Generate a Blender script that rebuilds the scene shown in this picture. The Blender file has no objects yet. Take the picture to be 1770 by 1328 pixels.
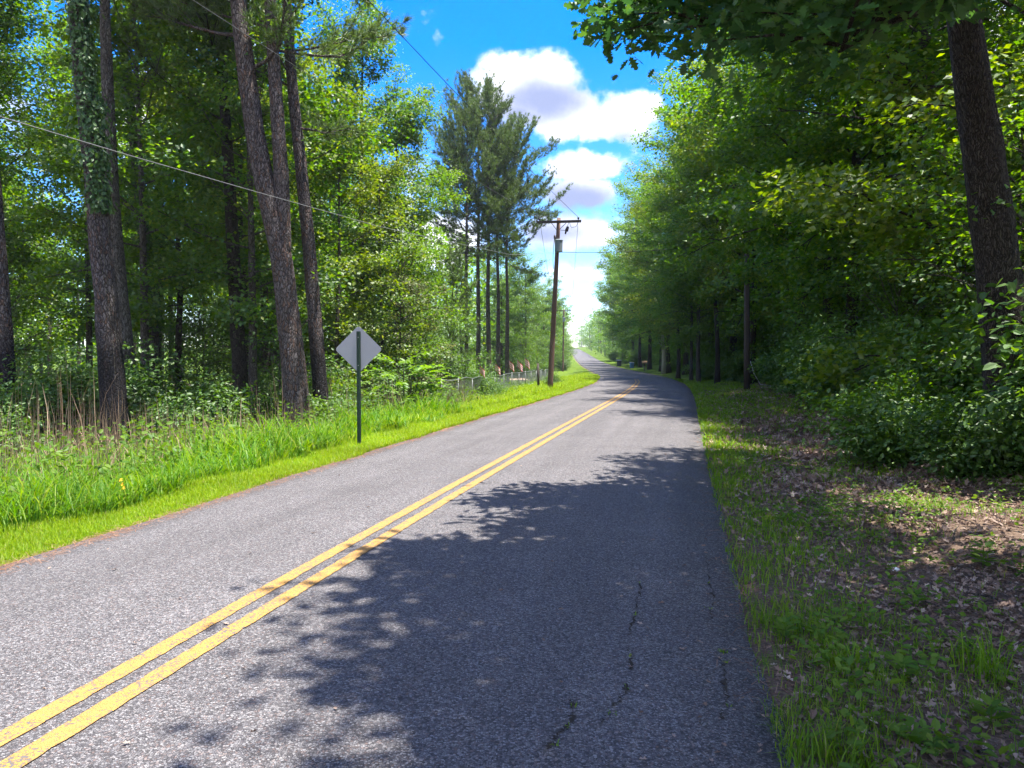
import bpy, math, random
import numpy as np
from mathutils import Vector

SC = bpy.context.scene
COL = SC.collection
PI = math.pi
rad = math.radians

# ------------------------------------------------------------------ camera
F_PX, CX_PX, CY_PX, HOR = 1300.0, 885.0, 664.0, 620.0     # photograph pixels (1770 wide)
PITCH = math.atan((CY_PX - HOR) / F_PX)
CAM = np.array([0.0, 0.0, 1.6])
cam_d = bpy.data.cameras.new('camera')
cam = bpy.data.objects.new('camera', cam_d)
COL.objects.link(cam)
cam.location = CAM
cam.rotation_euler = (PI / 2 - PITCH, 0, 0)
cam_d.sensor_width = 36.0
cam_d.lens = 36.0 * F_PX / 1770.0
cam_d.clip_start, cam_d.clip_end = 0.05, 6000
SC.camera = cam

# ------------------------------------------------------------------ light
SUN_EL, SUN_AZ = 77.0, 98.0        # azimuth measured from +Y (ahead) towards +X (right)
EXPOSURE = 3.0
HAZE = 0.00028
SUN_STRENGTH, SKY_STRENGTH = 2.0, 0.15
sv = Vector((math.sin(rad(SUN_AZ)) * math.cos(rad(SUN_EL)), math.cos(rad(SUN_AZ)) * math.cos(rad(SUN_EL)), math.sin(rad(SUN_EL))))
sl = bpy.data.lights.new('sun', 'SUN')
sl.energy = SUN_STRENGTH
sl.angle = rad(0.5)
sl.color = (1.0, 0.955, 0.88)
so = bpy.data.objects.new('sun', sl)
COL.objects.link(so)
so.rotation_euler = sv.to_track_quat('Z', 'Y').to_euler()
so.location = (20, 20, 60)

SC.view_settings.view_transform = 'Standard'
SC.view_settings.look = 'None'
SC.view_settings.gamma = 1.0
SC.view_settings.use_curve_mapping = False
SC.view_settings.exposure = EXPOSURE
SC.render.engine = 'CYCLES'
cy = SC.cycles
cy.use_denoising = True
cy.max_bounces = 8
cy.diffuse_bounces = 5
cy.glossy_bounces = 2
cy.transmission_bounces = 4
cy.transparent_max_bounces = 4
cy.use_adaptive_sampling = True
cy.adaptive_threshold = 0.012
cy.caustics_reflective = False
cy.caustics_refractive = False


def ray(px, py):
    fw = np.array([0, math.cos(PITCH), -math.sin(PITCH)])
    up = np.array([0, math.sin(PITCH), math.cos(PITCH)])
    d = fw * F_PX + np.array([1.0, 0, 0]) * (px - CX_PX) + up * (CY_PX - py)
    return d / np.linalg.norm(d)


def at(px, py, y):
    d = ray(px, py)
    return CAM + d * (y / d[1])


# ------------------------------------------------------------------ node helpers
class NT:
    def __init__(s, tree):
        s.t = tree
        tree.nodes.clear()

    def n(s, typ, **kw):
        nd = s.t.nodes.new(typ)
        ins = kw.pop('ins', {})
        for k, v in kw.items():
            setattr(nd, k, v)
        for k, v in ins.items():
            if hasattr(v, 'is_output'):
                s.t.links.new(v, nd.inputs[k])
            else:
                nd.inputs[k].default_value = v
        return nd

    def math(s, op, a, b=0.0, c=0.0, clamp=False):
        nd = s.n('ShaderNodeMath', operation=op, use_clamp=clamp)
        for i, v in enumerate((a, b, c)):
            if hasattr(v, 'is_output'):
                s.t.links.new(v, nd.inputs[i])
            else:
                nd.inputs[i].default_value = v
        return nd.outputs[0]

    def vmath(s, op, a, b=(0, 0, 0)):
        nd = s.n('ShaderNodeVectorMath', operation=op)
        for i, v in enumerate((a, b)):
            if hasattr(v, 'is_output'):
                s.t.links.new(v, nd.inputs[i])
            else:
                nd.inputs[i].default_value = v
        return nd

    def mix(s, f, a, b):
        nd = s.n('ShaderNodeMix', data_type='RGBA')
        for i, v in ((0, f), (6, a), (7, b)):
            if hasattr(v, 'is_output'):
                s.t.links.new(v, nd.inputs[i])
            else:
                nd.inputs[i].default_value = (tuple(v) + (1,)) if isinstance(v, (tuple, list)) and len(v) == 3 else v
        return nd.outputs[2]

    def smooth(s, x, a, b):
        nd = s.n('ShaderNodeMapRange', interpolation_type='SMOOTHSTEP')
        s.t.links.new(x, nd.inputs[0])
        nd.inputs[1].default_value, nd.inputs[2].default_value = a, b
        return nd.outputs[0]

    def noise(s, vec, scale, detail=3.0, rough=0.55):
        nd = s.n('ShaderNodeTexNoise', ins={'Scale': scale, 'Detail': detail, 'Roughness': rough})
        if vec is not None:
            s.t.links.new(vec, nd.inputs['Vector'])
        return nd.outputs[0]

    def ramp(s, f, stops):
        nd = s.n('ShaderNodeValToRGB')
        s.t.links.new(f, nd.inputs[0])
        el = nd.color_ramp.elements
        while len(el) < len(stops):
            el.new(0.5)
        for e, (p, c) in zip(el, stops):
            e.position = p
            e.color = tuple(c) + (1,)
        return nd.outputs[0]

    def link(s, a, b):
        s.t.links.new(a, b)


def new_mat(name):
    m = bpy.data.materials.new(name)
    m.use_nodes = True
    return m, NT(m.node_tree)


# ------------------------------------------------------------------ world: sky with cumulus
W = bpy.data.worlds.new('World')
SC.world = W
W.use_nodes = True
w = NT(W.node_tree)
sky = w.n('ShaderNodeTexSky', sky_type='NISHITA', sun_disc=False)
sky.sun_elevation, sky.sun_rotation = rad(SUN_EL), rad(SUN_AZ)
sky.altitude, sky.air_density, sky.dust_density, sky.ozone_density = 300, 1.0, 0.4, 3.0
D = w.n('ShaderNodeTexCoord').outputs['Generated']
hs = w.n('ShaderNodeHueSaturation', ins={'Hue': 0.515, 'Saturation': 1.5, 'Value': 0.36, 'Color': sky.outputs[0]})
bg = w.n('ShaderNodeBackground', ins={'Color': hs.outputs[0], 'Strength': SKY_STRENGTH})
wn = w.noise(D, 9.0, 8.0, 0.62)
wn2 = w.noise(D, 30.0, 5.0, 0.6)


def blobs(lst):
    out = None
    for px, py, rx, ry, amp in lst:
        c = ray(px, py)
        v = w.vmath('SUBTRACT', D, tuple(c)).outputs[0]
        v = w.vmath('MULTIPLY', v, (F_PX / rx, F_PX / rx, F_PX / ry)).outputs[0]
        ln = w.vmath('LENGTH', v).outputs['Value']
        f = w.math('MULTIPLY', w.math('SUBTRACT', 1.0, ln), amp)
        out = f if out is None else w.math('MAXIMUM', out, f)
    return out


cl = blobs([(905, 158, 108, 76, 1.0), (962, 196, 80, 50, 0.9), (880, 128, 66, 48, 0.8), (945, 132, 66, 52, .8), (1090, 200, 62, 48, 0.8), (1040, 222, 60, 26, 0.6),
            (1015, 288, 88, 32, 0.8), (1010, 330, 90, 32, 0.6), (960, 405, 120, 36, 0.45), (1000, 470, 90, 30, 0.36), (985, 560, 110, 40, 0.45),
            (760, 420, 130, 60, .5), (300, 200, 200, 90, .7), (380, 30, 150, 70, .6), (700, 430, 160, 60, 0.8), (1500, 250, 220, 110, .7), (1650, 60, 150, 60, .6)])
# loose cumulus over the unseen sky, cover raised for fill light, thicker low down
gen = w.noise(D, 2.6, 4.0, 0.5)
sep = w.n('ShaderNodeSeparateXYZ', ins={0: D})
low = w.math('MULTIPLY', w.smooth(w.math('ABSOLUTE', sep.outputs[2]), 0.45, 0.0), 0.35)
behind = w.smooth(sep.outputs[1], 0.86, 0.55)
gfield = w.math('MULTIPLY', w.math('ADD', w.math('SUBTRACT', w.math('MULTIPLY', gen, 2.2), 0.92), low), behind)
field = w.math('MAXIMUM', cl, gfield)
field = w.math('ADD', field, w.math('MULTIPLY', w.math('SUBTRACT', wn, 0.52), 1.5))
field = w.math('ADD', field, w.math('MULTIPLY', w.math('SUBTRACT', wn2, 0.5), 0.6))
mask = w.smooth(field, 0.05, 0.42)
core = blobs([(935, 172, 105, 50, 1.3), (895, 198, 90, 40, 1.1), (1000, 345, 110, 42, 1.2), (930, 405, 110, 36, .9), (1010, 445, 100, 28, .8), (1080, 235, 60, 28, .7)])
core = w.math('ADD', w.math('MAXIMUM', core, w.math('MULTIPLY', behind, w.math('SUBTRACT', gfield, 0.25))), w.math('MULTIPLY', w.math('SUBTRACT', wn, 0.5), 1.7))
grey = w.math('POWER', w.smooth(core, -0.40, 1.15), 0.6)
ccol = w.mix(grey, (1.0, 0.99, 0.98), (0.17, 0.20, 0.32))
bgc = w.n('ShaderNodeBackground', ins={'Color': ccol, 'Strength': 0.37})
mx = w.n('ShaderNodeMixShader', ins={0: mask, 1: bg.outputs[0], 2: bgc.outputs[0]})
wo = w.n('ShaderNodeOutputWorld', ins={0: mx.outputs[0]})


# ------------------------------------------------------------------ object helpers
def mk(name, V, F, mats, smooth=False, midx=None):
    """V (N,3); F an array (M,k) or list of such arrays -> mesh"""
    V = np.asarray(V, dtype=np.float32)
    if not isinstance(F, list):
        F = [F]
    F = [np.asarray(f, dtype=np.int32) for f in F if len(f)]
    me = bpy.data.meshes.new(name)
    me.vertices.add(len(V))
    me.vertices.foreach_set('co', V.ravel())
    lv = np.concatenate([f.ravel() for f in F])
    tot = np.concatenate([np.full(len(f), f.shape[1], dtype=np.int32) for f in F])
    st = np.concatenate([[0], np.cumsum(tot)[:-1]]).astype(np.int32)
    me.loops.add(len(lv))
    me.loops.foreach_set('vertex_index', lv)
    me.polygons.add(len(tot))
    me.polygons.foreach_set('loop_start', st)
    me.polygons.foreach_set('loop_total', tot)
    me.polygons.foreach_set('use_smooth', np.full(len(tot), smooth, dtype=bool))
    if midx is not None:
        me.polygons.foreach_set('material_index', np.asarray(midx, dtype=np.int32))
    for m in (mats if isinstance(mats, (list, tuple)) else [mats]):
        me.materials.append(m)
    me.update(calc_edges=True)
    me.validate()
    return me


def ob(name, me, parent=None, loc=None):
    o = bpy.data.objects.new(name, me)
    COL.objects.link(o)
    if parent is not None:
        o.parent = parent
    if loc is not None:
        o.location = loc
    return o


def tag(o, label, cat, group=None):
    o['label'] = label
    o['category'] = cat
    if group:
        o['group'] = group
    return o


def thing(name, label, cat, loc=(0, 0, 0), rz=0.0, group=None):
    o = ob(name, None, loc=tuple(float(v) for v in loc))
    o.rotation_euler = (0, 0, rz)
    return tag(o, label, cat, group)


def kids(o):
    return [c for c in bpy.data.objects if c.parent == o]


def dup(root, children, loc, rz, scale, label, cat, group=None):
    r = root.copy()
    COL.objects.link(r)
    r.location = tuple(float(v) for v in loc)
    r.rotation_euler = (0, 0, rz)
    r.scale = scale if isinstance(scale, tuple) else (scale,) * 3
    for k in ('label', 'category', 'group'):
        if k in r:
            del r[k]
    tag(r, label, cat, group)
    for ch in children:
        c = ch.copy()
        COL.objects.link(c)
        c.parent = r
    return r


class MB:
    """collect pieces into one mesh"""
    def __init__(s):
        s.V, s.T, s.Q, s.n = [], [], [], 0

    def add(s, V, T=None, Q=None):
        V = np.asarray(V, float)
        if T is not None and len(T):
            s.T.append(np.asarray(T, int) + s.n)
        if Q is not None and len(Q):
            s.Q.append(np.asarray(Q, int) + s.n)
        s.V.append(V)
        s.n += len(V)

    def tube(s, P, R, k=8, cap=True, jit=0.0, rng=None):
        P = np.asarray(P, float)
        n = len(P)
        R = np.broadcast_to(np.asarray(R, float), (n,))
        T = np.gradient(P, axis=0)
        T /= np.linalg.norm(T, axis=1)[:, None] + 1e-9
        ref = np.array([0, 1.0, 0]) if abs(T[0][1]) < 0.9 else np.array([1.0, 0, 0])
        U = np.cross(T, ref)
        U /= np.linalg.norm(U, axis=1)[:, None] + 1e-9
        B = np.cross(T, U)
        a = np.linspace(0, 2 * PI, k, endpoint=False)
        rr = np.repeat(R[:, None], k, 1)
        if jit and rng is not None:
            rr = rr * (1 + rng.normal(0, jit, rr.shape))
        V = P[:, None, :] + rr[..., None] * (np.cos(a)[None, :, None] * U[:, None, :] + np.sin(a)[None, :, None] * B[:, None, :])
        i = np.arange(n - 1)[:, None] * k + np.arange(k)[None, :]
        j = np.arange(n - 1)[:, None] * k + (np.arange(k)[None, :] + 1) % k
        Q = np.stack([i, j, j + k, i + k], -1).reshape(-1, 4)
        V = V.reshape(-1, 3)
        T_ = []
        if cap:
            V = np.vstack([V, P[0], P[-1]])
            c0, c1 = n * k, n * k + 1
            for q in range(k):
                T_.append((c0, (q + 1) % k, q))
                T_.append((c1, (n - 1) * k + q, (n - 1) * k + (q + 1) % k))
        s.add(V, T_, Q)

    def box(s, c, size, rot=None):
        x, y, z = np.array(size) / 2
        V = np.array([[-x, -y, -z], [x, -y, -z], [x, y, -z], [-x, y, -z], [-x, -y, z], [x, -y, z], [x, y, z], [-x, y, z]])
        if rot is not None:
            V = V @ np.asarray(rot).T
        s.add(V + np.asarray(c), None, [(0, 3, 2, 1), (4, 5, 6, 7), (0, 1, 5, 4), (1, 2, 6, 5), (2, 3, 7, 6), (3, 0, 4, 7)])

    def mesh(s, name, mat, smooth=False):
        F = []
        if s.T:
            F.append(np.concatenate(s.T))
        if s.Q:
            F.append(np.concatenate(s.Q))
        return mk(name, np.concatenate(s.V), F, mat, smooth)

    def build(s, name, mat, parent=None, smooth=False):
        return ob(name, s.mesh(name, mat, smooth), parent)


def rotz(a):
    return np.array([[math.cos(a), -math.sin(a), 0], [math.sin(a), math.cos(a), 0], [0, 0, 1]])


def nrm(v):
    return v / (np.linalg.norm(v, axis=-1, keepdims=True) + 1e-9)


# ------------------------------------------------------------------ materials
def leaf_mat(name, cols, trans=0.55, gloss=0.035, hue_obj=0.45, alt=(0.085, 0.155, 0.012)):
    """cols: three base colours picked leaf by leaf; alt: colour that whole plants drift towards"""
    m, t = new_mat(name)
    r = t.n('ShaderNodeNewGeometry').outputs['Random Per Island']
    oi = t.n('ShaderNodeObjectInfo').outputs['Random']
    c = t.ramp(r, [(0.0, cols[0]), (0.5, cols[1]), (0.9, cols[2]), (1.0, cols[3] if len(cols) > 3 else cols[2])])
    c = t.mix(t.math('MULTIPLY', oi, hue_obj), c, alt)
    pos = t.n('ShaderNodeNewGeometry').outputs['Position']
    big = t.noise(pos, 0.55, 2.0)
    c2 = t.n('ShaderNodeHueSaturation', ins={'Color': c, 'Hue': 0.5, 'Saturation': 1.0, 'Value': t.math('ADD', 0.50, t.math('MULTIPLY', big, 1.06))}).outputs[0]
    d = t.n('ShaderNodeBsdfDiffuse', ins={'Color': c2})
    tc = t.n('ShaderNodeHueSaturation', ins={'Color': c2, 'Hue': 0.485, 'Saturation': 1.12, 'Value': 2.0}).outputs[0]
    tr = t.n('ShaderNodeBsdfTranslucent', ins={'Color': tc})
    m1 = t.n('ShaderNodeMixShader', ins={0: trans, 1: d.outputs[0], 2: tr.outputs[0]})
    g = t.n('ShaderNodeBsdfGlossy', ins={'Color': (1, 1, 1, 1), 'Roughness': 0.5})
    m2 = t.n('ShaderNodeMixShader', ins={0: gloss, 1: m1.outputs[0], 2: g.outputs[0]})
    t.n('ShaderNodeOutputMaterial', ins={0: m2.outputs[0]})
    return m


def simple_mat(name, col, rough=0.7, metal=0.0, nscale=20.0, namt=0.25, bump=0.0, stretch=(1, 1, 1), spec=0.3):
    m, t = new_mat(name)
    v = t.vmath('MULTIPLY', t.n('ShaderNodeTexCoord').outputs['Object'], stretch).outputs[0]
    nz = t.noise(v, nscale, 5.0, 0.6)
    c = t.mix(nz, tuple(x * (1 - namt) for x in col), tuple(min(1, x * (1 + namt)) for x in col))
    p = t.n('ShaderNodeBsdfPrincipled', ins={'Base Color': c, 'Roughness': rough, 'Metallic': metal, 'Specular IOR Level': spec})
    if bump:
        b = t.n('ShaderNodeBump', ins={'Height': nz, 'Strength': bump, 'Distance': 0.02})
        t.link(b.outputs[0], p.inputs['Normal'])
    t.n('ShaderNodeOutputMaterial', ins={0: p.outputs[0]})
    return m


def bark_mat(name, dark, mid, light, red=None, scale=24.0, stretch=(1, 1, 0.28), burnt=0.0):
    m, t = new_mat(name)
    o = t.n('ShaderNodeTexCoord').outputs['Object']
    wob = t.n('ShaderNodeTexNoise', ins={'Vector': o, 'Scale': 5.0, 'Detail': 3.0})
    v = t.vmath('ADD', o, t.vmath('SCALE', wob.outputs[1]).outputs[0]).outputs[0]
    v.node.inputs[1].links[0].from_node.inputs['Scale'].default_value = 0.16
    v = t.vmath('MULTIPLY', v, stretch).outputs[0]
    vo = t.n('ShaderNodeTexVoronoi', feature='DISTANCE_TO_EDGE', ins={'Vector': v, 'Scale': scale})
    vc = t.n('ShaderNodeTexVoronoi', feature='F1', ins={'Vector': v, 'Scale': scale})
    edge = t.math('MULTIPLY_ADD', t.smooth(vo.outputs[0], 0.0, 0.2), 0.8, t.math('MULTIPLY', t.noise(v, 26.0, 4.0), 0.3))
    cs = t.n('ShaderNodeSeparateColor', ins={0: vc.outputs['Color']})
    plate = t.mix(cs.outputs[0], mid, light)
    if red:
        plate = t.mix(t.math('MULTIPLY', t.smooth(cs.outputs[1], 0.6, 0.95), 0.75), plate, red)
    fine = t.noise(v, 60.0, 4.0)
    plate = t.mix(t.math('MULTIPLY', fine, 0.5), plate, dark)
    c = t.mix(edge, dark, plate)
    if burnt:
        z = t.n('ShaderNodeSeparateXYZ', ins={0: o}).outputs[2]
        zz = t.math('ADD', z, t.math('MULTIPLY', t.math('SUBTRACT', t.noise(o, 2.0, 4.0), 0.5), 2.4))
        k = t.math('MULTIPLY', t.smooth(zz, burnt + 0.7, burnt - 0.7), 0.85)
        c = t.mix(k, c, (0.012, 0.012, 0.014))
    p = t.n('ShaderNodeBsdfPrincipled', ins={'Base Color': c, 'Roughness': 0.9, 'Specular IOR Level': 0.15})
    h = t.math('ADD', edge, t.math('MULTIPLY', fine, 0.3))
    b = t.n('ShaderNodeBump', ins={'Height': h, 'Strength': 1.0, 'Distance': 0.035})
    t.link(b.outputs[0], p.inputs['Normal'])
    t.n('ShaderNodeOutputMaterial', ins={0: p.outputs[0]})
    return m


M = {}
M['pine_bark'] = bark_mat('pine_bark', (0.030, 0.025, 0.024), (0.135, 0.108, 0.102), (0.235, 0.20, 0.19), red=(0.20, 0.105, 0.065))
M['burnt_bark'] = bark_mat('burnt_pine_bark', (0.028, 0.024, 0.024), (0.125, 0.104, 0.100), (0.225, 0.195, 0.19), red=(0.18, 0.095, 0.06), burnt=2.6)
M['oak_bark'] = bark_mat('oak_bark', (0.016, 0.013, 0.011), (0.070, 0.056, 0.045), (0.115, 0.097, 0.080), scale=46.0, stretch=(1, 1, 0.12))
M['grey_bark'] = bark_mat('grey_bark', (0.035, 0.03, 0.025), (0.13, 0.11, 0.09), (0.22, 0.20, 0.17), scale=30.0, stretch=(1, 1, 0.16))
M['dead_wood'] = simple_mat('dead_wood', (0.32, 0.29, 0.25), 0.85, nscale=8, stretch=(4, 4, 0.6), bump=0.5)
M['leaf_a'] = leaf_mat('hardwood_leaf', [(0.034, 0.100, 0.012), (0.060, 0.145, 0.014), (0.105, 0.190, 0.016), (0.17, 0.215, 0.02)])
M['leaf_b'] = leaf_mat('dark_oak_leaf', [(0.024, 0.075, 0.022), (0.038, 0.105, 0.024), (0.062, 0.14, 0.024)], trans=0.36, hue_obj=0.1, gloss=0.035)
M['leaf_c'] = leaf_mat('yellow_green_leaf', [(0.060, 0.110, 0.012), (0.10, 0.165, 0.016), (0.16, 0.20, 0.022), (0.20, 0.21, 0.04)], trans=0.45)
M['leaf_d'] = leaf_mat('pinkish_green_leaf', [(0.060, 0.105, 0.025), (0.095, 0.13, 0.035), (0.20, 0.18, 0.08), (0.30, 0.21, 0.14)], trans=0.38)
M['leaf_e'] = leaf_mat('shrub_leaf', [(0.034, 0.095, 0.014), (0.056, 0.130, 0.016), (0.092, 0.17, 0.02)], trans=0.38, hue_obj=0.2)
M['sumac'] = leaf_mat('bright_compound_leaf', [(0.070, 0.16, 0.014), (0.10, 0.20, 0.02), (0.14, 0.24, 0.03)], trans=0.45)
M['ivy'] = leaf_mat('ivy_leaf', [(0.022, 0.070, 0.014), (0.040, 0.105, 0.018), (0.07, 0.14, 0.024)], trans=0.3, gloss=0.035)
M['needle'] = leaf_mat('pine_needle', [(0.045, 0.090, 0.018), (0.070, 0.122, 0.024), (0.105, 0.155, 0.034)], trans=0.25, gloss=0.035, hue_obj=0.15)
M['grass'] = leaf_mat('short_grass', [(0.11, 0.21, 0.006), (0.165, 0.27, 0.007), (0.225, 0.305, 0.010), (0.27, 0.25, 0.09)], trans=0.4, gloss=0.012, hue_obj=0.0)
M['tall_grass'] = leaf_mat('tall_grass', [(0.045, 0.135, 0.010), (0.080, 0.19, 0.012), (0.15, 0.245, 0.016), (0.22, 0.25, 0.06)], trans=0.4, gloss=0.012, hue_obj=0.0)
M['verge_grass'] = leaf_mat('verge_grass', [(0.070, 0.155, 0.012), (0.11, 0.21, 0.014), (0.16, 0.25, 0.02), (0.24, 0.23, 0.07)], trans=0.4, gloss=0.012, hue_obj=0.0)
M['weed'] = leaf_mat('weed_leaf', [(0.055, 0.120, 0.016), (0.085, 0.160, 0.020), (0.12, 0.19, 0.025)], trans=0.35, gloss=0.012, hue_obj=0.0)
M['dry'] = leaf_mat('dry_stalk', [(0.15, 0.10, 0.065), (0.23, 0.16, 0.105), (0.32, 0.24, 0.16)], trans=0.15, gloss=0.012, hue_obj=0.0)
M['litter'] = leaf_mat('dead_leaf', [(0.12, 0.078, 0.055), (0.21, 0.145, 0.11), (0.31, 0.23, 0.18), (0.44, 0.35, 0.28)], trans=0.12, gloss=0.012, hue_obj=0.0)
M['straw'] = leaf_mat('pine_straw', [(0.17, 0.085, 0.05), (0.26, 0.14, 0.085), (0.34, 0.21, 0.14)], trans=0.1, gloss=0.012, hue_obj=0.0)
M['pole_wood'] = simple_mat('creosote_wood', (0.145, 0.085, 0.064), 0.85, nscale=9, namt=0.5, stretch=(5, 5, 0.5), bump=0.4)
M['dark_wood'] = simple_mat('weathered_dark_wood', (0.065, 0.050, 0.042), 0.9, nscale=9, namt=0.5, stretch=(5, 5, 0.5), bump=0.4)
M['trans_grey'] = simple_mat('transformer_paint', (0.19, 0.225, 0.24), 0.5, nscale=6, namt=0.15)
M['porcelain'] = simple_mat('dark_porcelain', (0.05, 0.035, 0.035), 0.3, namt=0.1)
M['black'] = simple_mat('black_rubber', (0.015, 0.015, 0.016), 0.6, namt=0.1)
M['alu'] = simple_mat('wire_aluminium', (0.42, 0.42, 0.42), 0.5, 0.3, namt=0.1)
M['cable'] = simple_mat('cable_sheath', (0.17, 0.17, 0.17), 0.6, 0.0, namt=0.1)
M['sign_back'] = simple_mat('bare_aluminium', (0.30, 0.30, 0.325), 0.55, 0.25, nscale=5, namt=0.07)
M['post_green'] = simple_mat('green_post_paint', (0.012, 0.032, 0.020), 0.6, namt=0.3, nscale=30)
M['galv'] = simple_mat('galvanised_steel', (0.21, 0.22, 0.22), 0.45, 0.5, namt=0.12)
M['flag_red'] = simple_mat('flag_red', (0.55, 0.04, 0.05), 0.8, namt=0.08)
M['flag_white'] = simple_mat('flag_white', (0.75, 0.73, 0.72), 0.8, namt=0.05)
M['bin_blue'] = simple_mat('bin_blue', (0.05, 0.16, 0.30), 0.5, namt=0.1)
M['bin_grey'] = simple_mat('bin_charcoal', (0.04, 0.042, 0.05), 0.5, namt=0.1)
M['lid_grey'] = simple_mat('bin_lid', (0.35, 0.37, 0.42), 0.45, namt=0.1)
M['mail'] = simple_mat('mailbox_tan', (0.50, 0.30, 0.17), 0.5, namt=0.1)
M['paper'] = simple_mat('white_litter', (0.72, 0.76, 0.80), 0.6, namt=0.08)
M['stone'] = simple_mat('pale_stone', (0.33, 0.31, 0.30), 0.85, nscale=14, namt=0.3, bump=0.5)
M['petal'] = simple_mat('yellow_petal', (0.75, 0.42, 0.02), 0.7, namt=0.1)

# ------------------------------------------------------------------ terrain and road
CY_ = np.array([-60., -20, -6, 3, 8, 18.9, 30, 40, 50, 65, 82, 100, 150, 200, 300, 400, 500, 600])
CXv = np.array([-15.4, -7.1, -3.9, -1.98, -0.88, 1.65, 4.25, 6.45, 8.4, 10.5, 12.0, 13.3, 16.5, 19.8, 26.4, 32.8, 39.2, 45.5])
_yy = np.arange(-60, 600.01, 0.5)
_xx = np.interp(_yy, CY_, CXv)
_k = np.hanning(19); _k /= _k.sum()
_pad = 9
_xs = np.convolve(np.concatenate([_xx[0] + (np.arange(-_pad, 0)) * (_xx[1] - _xx[0]), _xx, _xx[-1] + np.arange(1, _pad + 1) * (_xx[-1] - _xx[-2])]), _k, 'valid')
_sl = np.gradient(_xs, _yy)


def cx(y):
    y = np.asarray(y, float)
    r = np.interp(y, _yy, _xs)
    r = np.where(y < -60, _xs[0] + (y + 60) * _sl[0], r)
    return np.where(y > 600, _xs[-1] + (y - 600) * _sl[-1], r)


def cs(y):
    return 1 / np.sqrt(1 + np.interp(y, _yy, _sl) ** 2)


_ey = np.arange(-500, 3001, 5.0)
_ez = np.interp(_ey, [-500, 105, 150, 200, 300, 500, 560, 700, 1000, 3000], [0, 0, .35, 1.3, 4.0, 9.0, 9.9, 8, 5, 5])
_ke = np.hanning(15); _ke /= _ke.sum()
_ez = np.convolve(np.pad(_ez, 7, 'edge'), _ke, 'valid')


def elev(y):
    return np.interp(y, _ey, _ez)


def sstep(x, a, b):
    u = np.clip((x - a) / (b - a), 0, 1)
    return u * u * (3 - 2 * u)


def offs(x, y):
    return (x - cx(y)) * cs(y)


def half_l(y):
    return np.interp(y, [0, 6, 20, 40], [2.55, 2.6, 2.85, 2.9])


HALF_R = 3.05


def road_z(t, y):
    return elev(y) + 0.05 - 0.1 * (np.abs(t) / 3.0) ** 2


def ground_z(x, y):
    x = np.asarray(x, float); y = np.asarray(y, float)
    t = offs(x, y)
    e = elev(y)
    z = e - 0.06
    hl = half_l(y)
    left = sstep(-t, hl + 0.5, hl + 4.0)
    z = z - 0.45 * left * (1 - sstep(-t, 30, 70) * .6)
    right = t - HALF_R
    z = z - 0.10 * np.exp(-((right - 1.3) / 0.8) ** 2) + 0.40 * sstep(right, 2.5, 8.0)
    rough = sstep(np.maximum(-t - hl, right), 0.2, 1.5)
    z = z + rough * 0.035 * (np.sin(x * 1.9 + 1.3 * np.sin(y * 0.8)) + np.sin(y * 2.3 + x * 0.7) + 0.8 * np.sin(x * 4.1 - y * 3.3))
    inside = (1 - sstep(np.abs(t), 2.2, 2.5))
    return z - 0.16 * inside


tn = np.concatenate([-np.geomspace(12, 700, 28)[::-1], np.arange(-11.6, 11.7, 0.4), np.geomspace(12, 700, 28)])
yn = np.concatenate([-np.geomspace(6, 150, 12)[::-1], np.arange(-5, 40, 0.5), np.arange(40, 130, 1.5), np.geomspace(130, 1200, 70)])
TT, YY = np.meshgrid(tn, yn)
XX = cx(YY) + TT / cs(YY)
ZZ = ground_z(XX, YY)
nx, ny = len(tn), len(yn)
gi = (np.arange(ny - 1)[:, None] * nx + np.arange(nx - 1)[None, :]).ravel()
gQ = np.stack([gi, gi + 1, gi + nx + 1, gi + nx], -1)
m, t = new_mat('ground_soil')
o = t.n('ShaderNodeNewGeometry').outputs['Position']
att = t.n('ShaderNodeAttribute', attribute_name='zone')
sepc = t.n('ShaderNodeSeparateColor', ins={0: att.outputs['Color']})
n1 = t.noise(o, 3.0, 5.0, 0.65)
n2 = t.noise(o, 40.0, 4.0, 0.6)
soil = t.ramp(n2, [(0.25, (0.055, 0.037, 0.027)), (0.5, (0.125, 0.086, 0.062)), (0.75, (0.23, 0.17, 0.125))])
moss = t.ramp(n2, [(0.3, (0.05, 0.095, 0.010)), (0.7, (0.13, 0.19, 0.018))])
gfac = t.smooth(t.math('ADD', sepc.outputs[0], t.math('MULTIPLY', t.math('SUBTRACT', n1, 0.5), 1.1)), 0.35, 0.65)
c = t.mix(gfac, soil, moss)
dirt = t.ramp(n2, [(0.25, (0.12, 0.07, 0.045)), (0.75, (0.30, 0.19, 0.13))])
c = t.mix(sepc.outputs[1], c, dirt)
p = t.n('ShaderNodeBsdfPrincipled', ins={'Base Color': c, 'Roughness': 0.95, 'Specular IOR Level': 0.1})
b = t.n('ShaderNodeBump', ins={'Height': n2, 'Strength': 0.8, 'Distance': 0.03})
t.link(b.outputs[0], p.inputs['Normal'])
t.n('ShaderNodeOutputMaterial', ins={0: p.outputs[0]})
M['soil'] = m
gme = mk('ground', np.stack([XX, YY, ZZ], -1).reshape(-1, 3), gQ, M['soil'], True)
TF, YF = TT.ravel(), YY.ravel()
hl = half_l(YF)
zone = np.zeros((len(TF), 4), np.float32)
lft = -TF - hl
rgt = TF - HALF_R
zone[:, 0] = np.where(TF < 0, np.clip(1.1 - sstep(lft, 3.0, 7.0) * (YF < 35) * .9, 0, 1), 0.30 * (1 - sstep(rgt, 0.3, 1.2)) + 0.08)
zone[:, 0] = np.where(YF > 60, np.maximum(zone[:, 0], 0.7), zone[:, 0])
zone[:, 1] = np.where((lft > -0.6) & (lft < 0.12), 1.0, 0)
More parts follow.
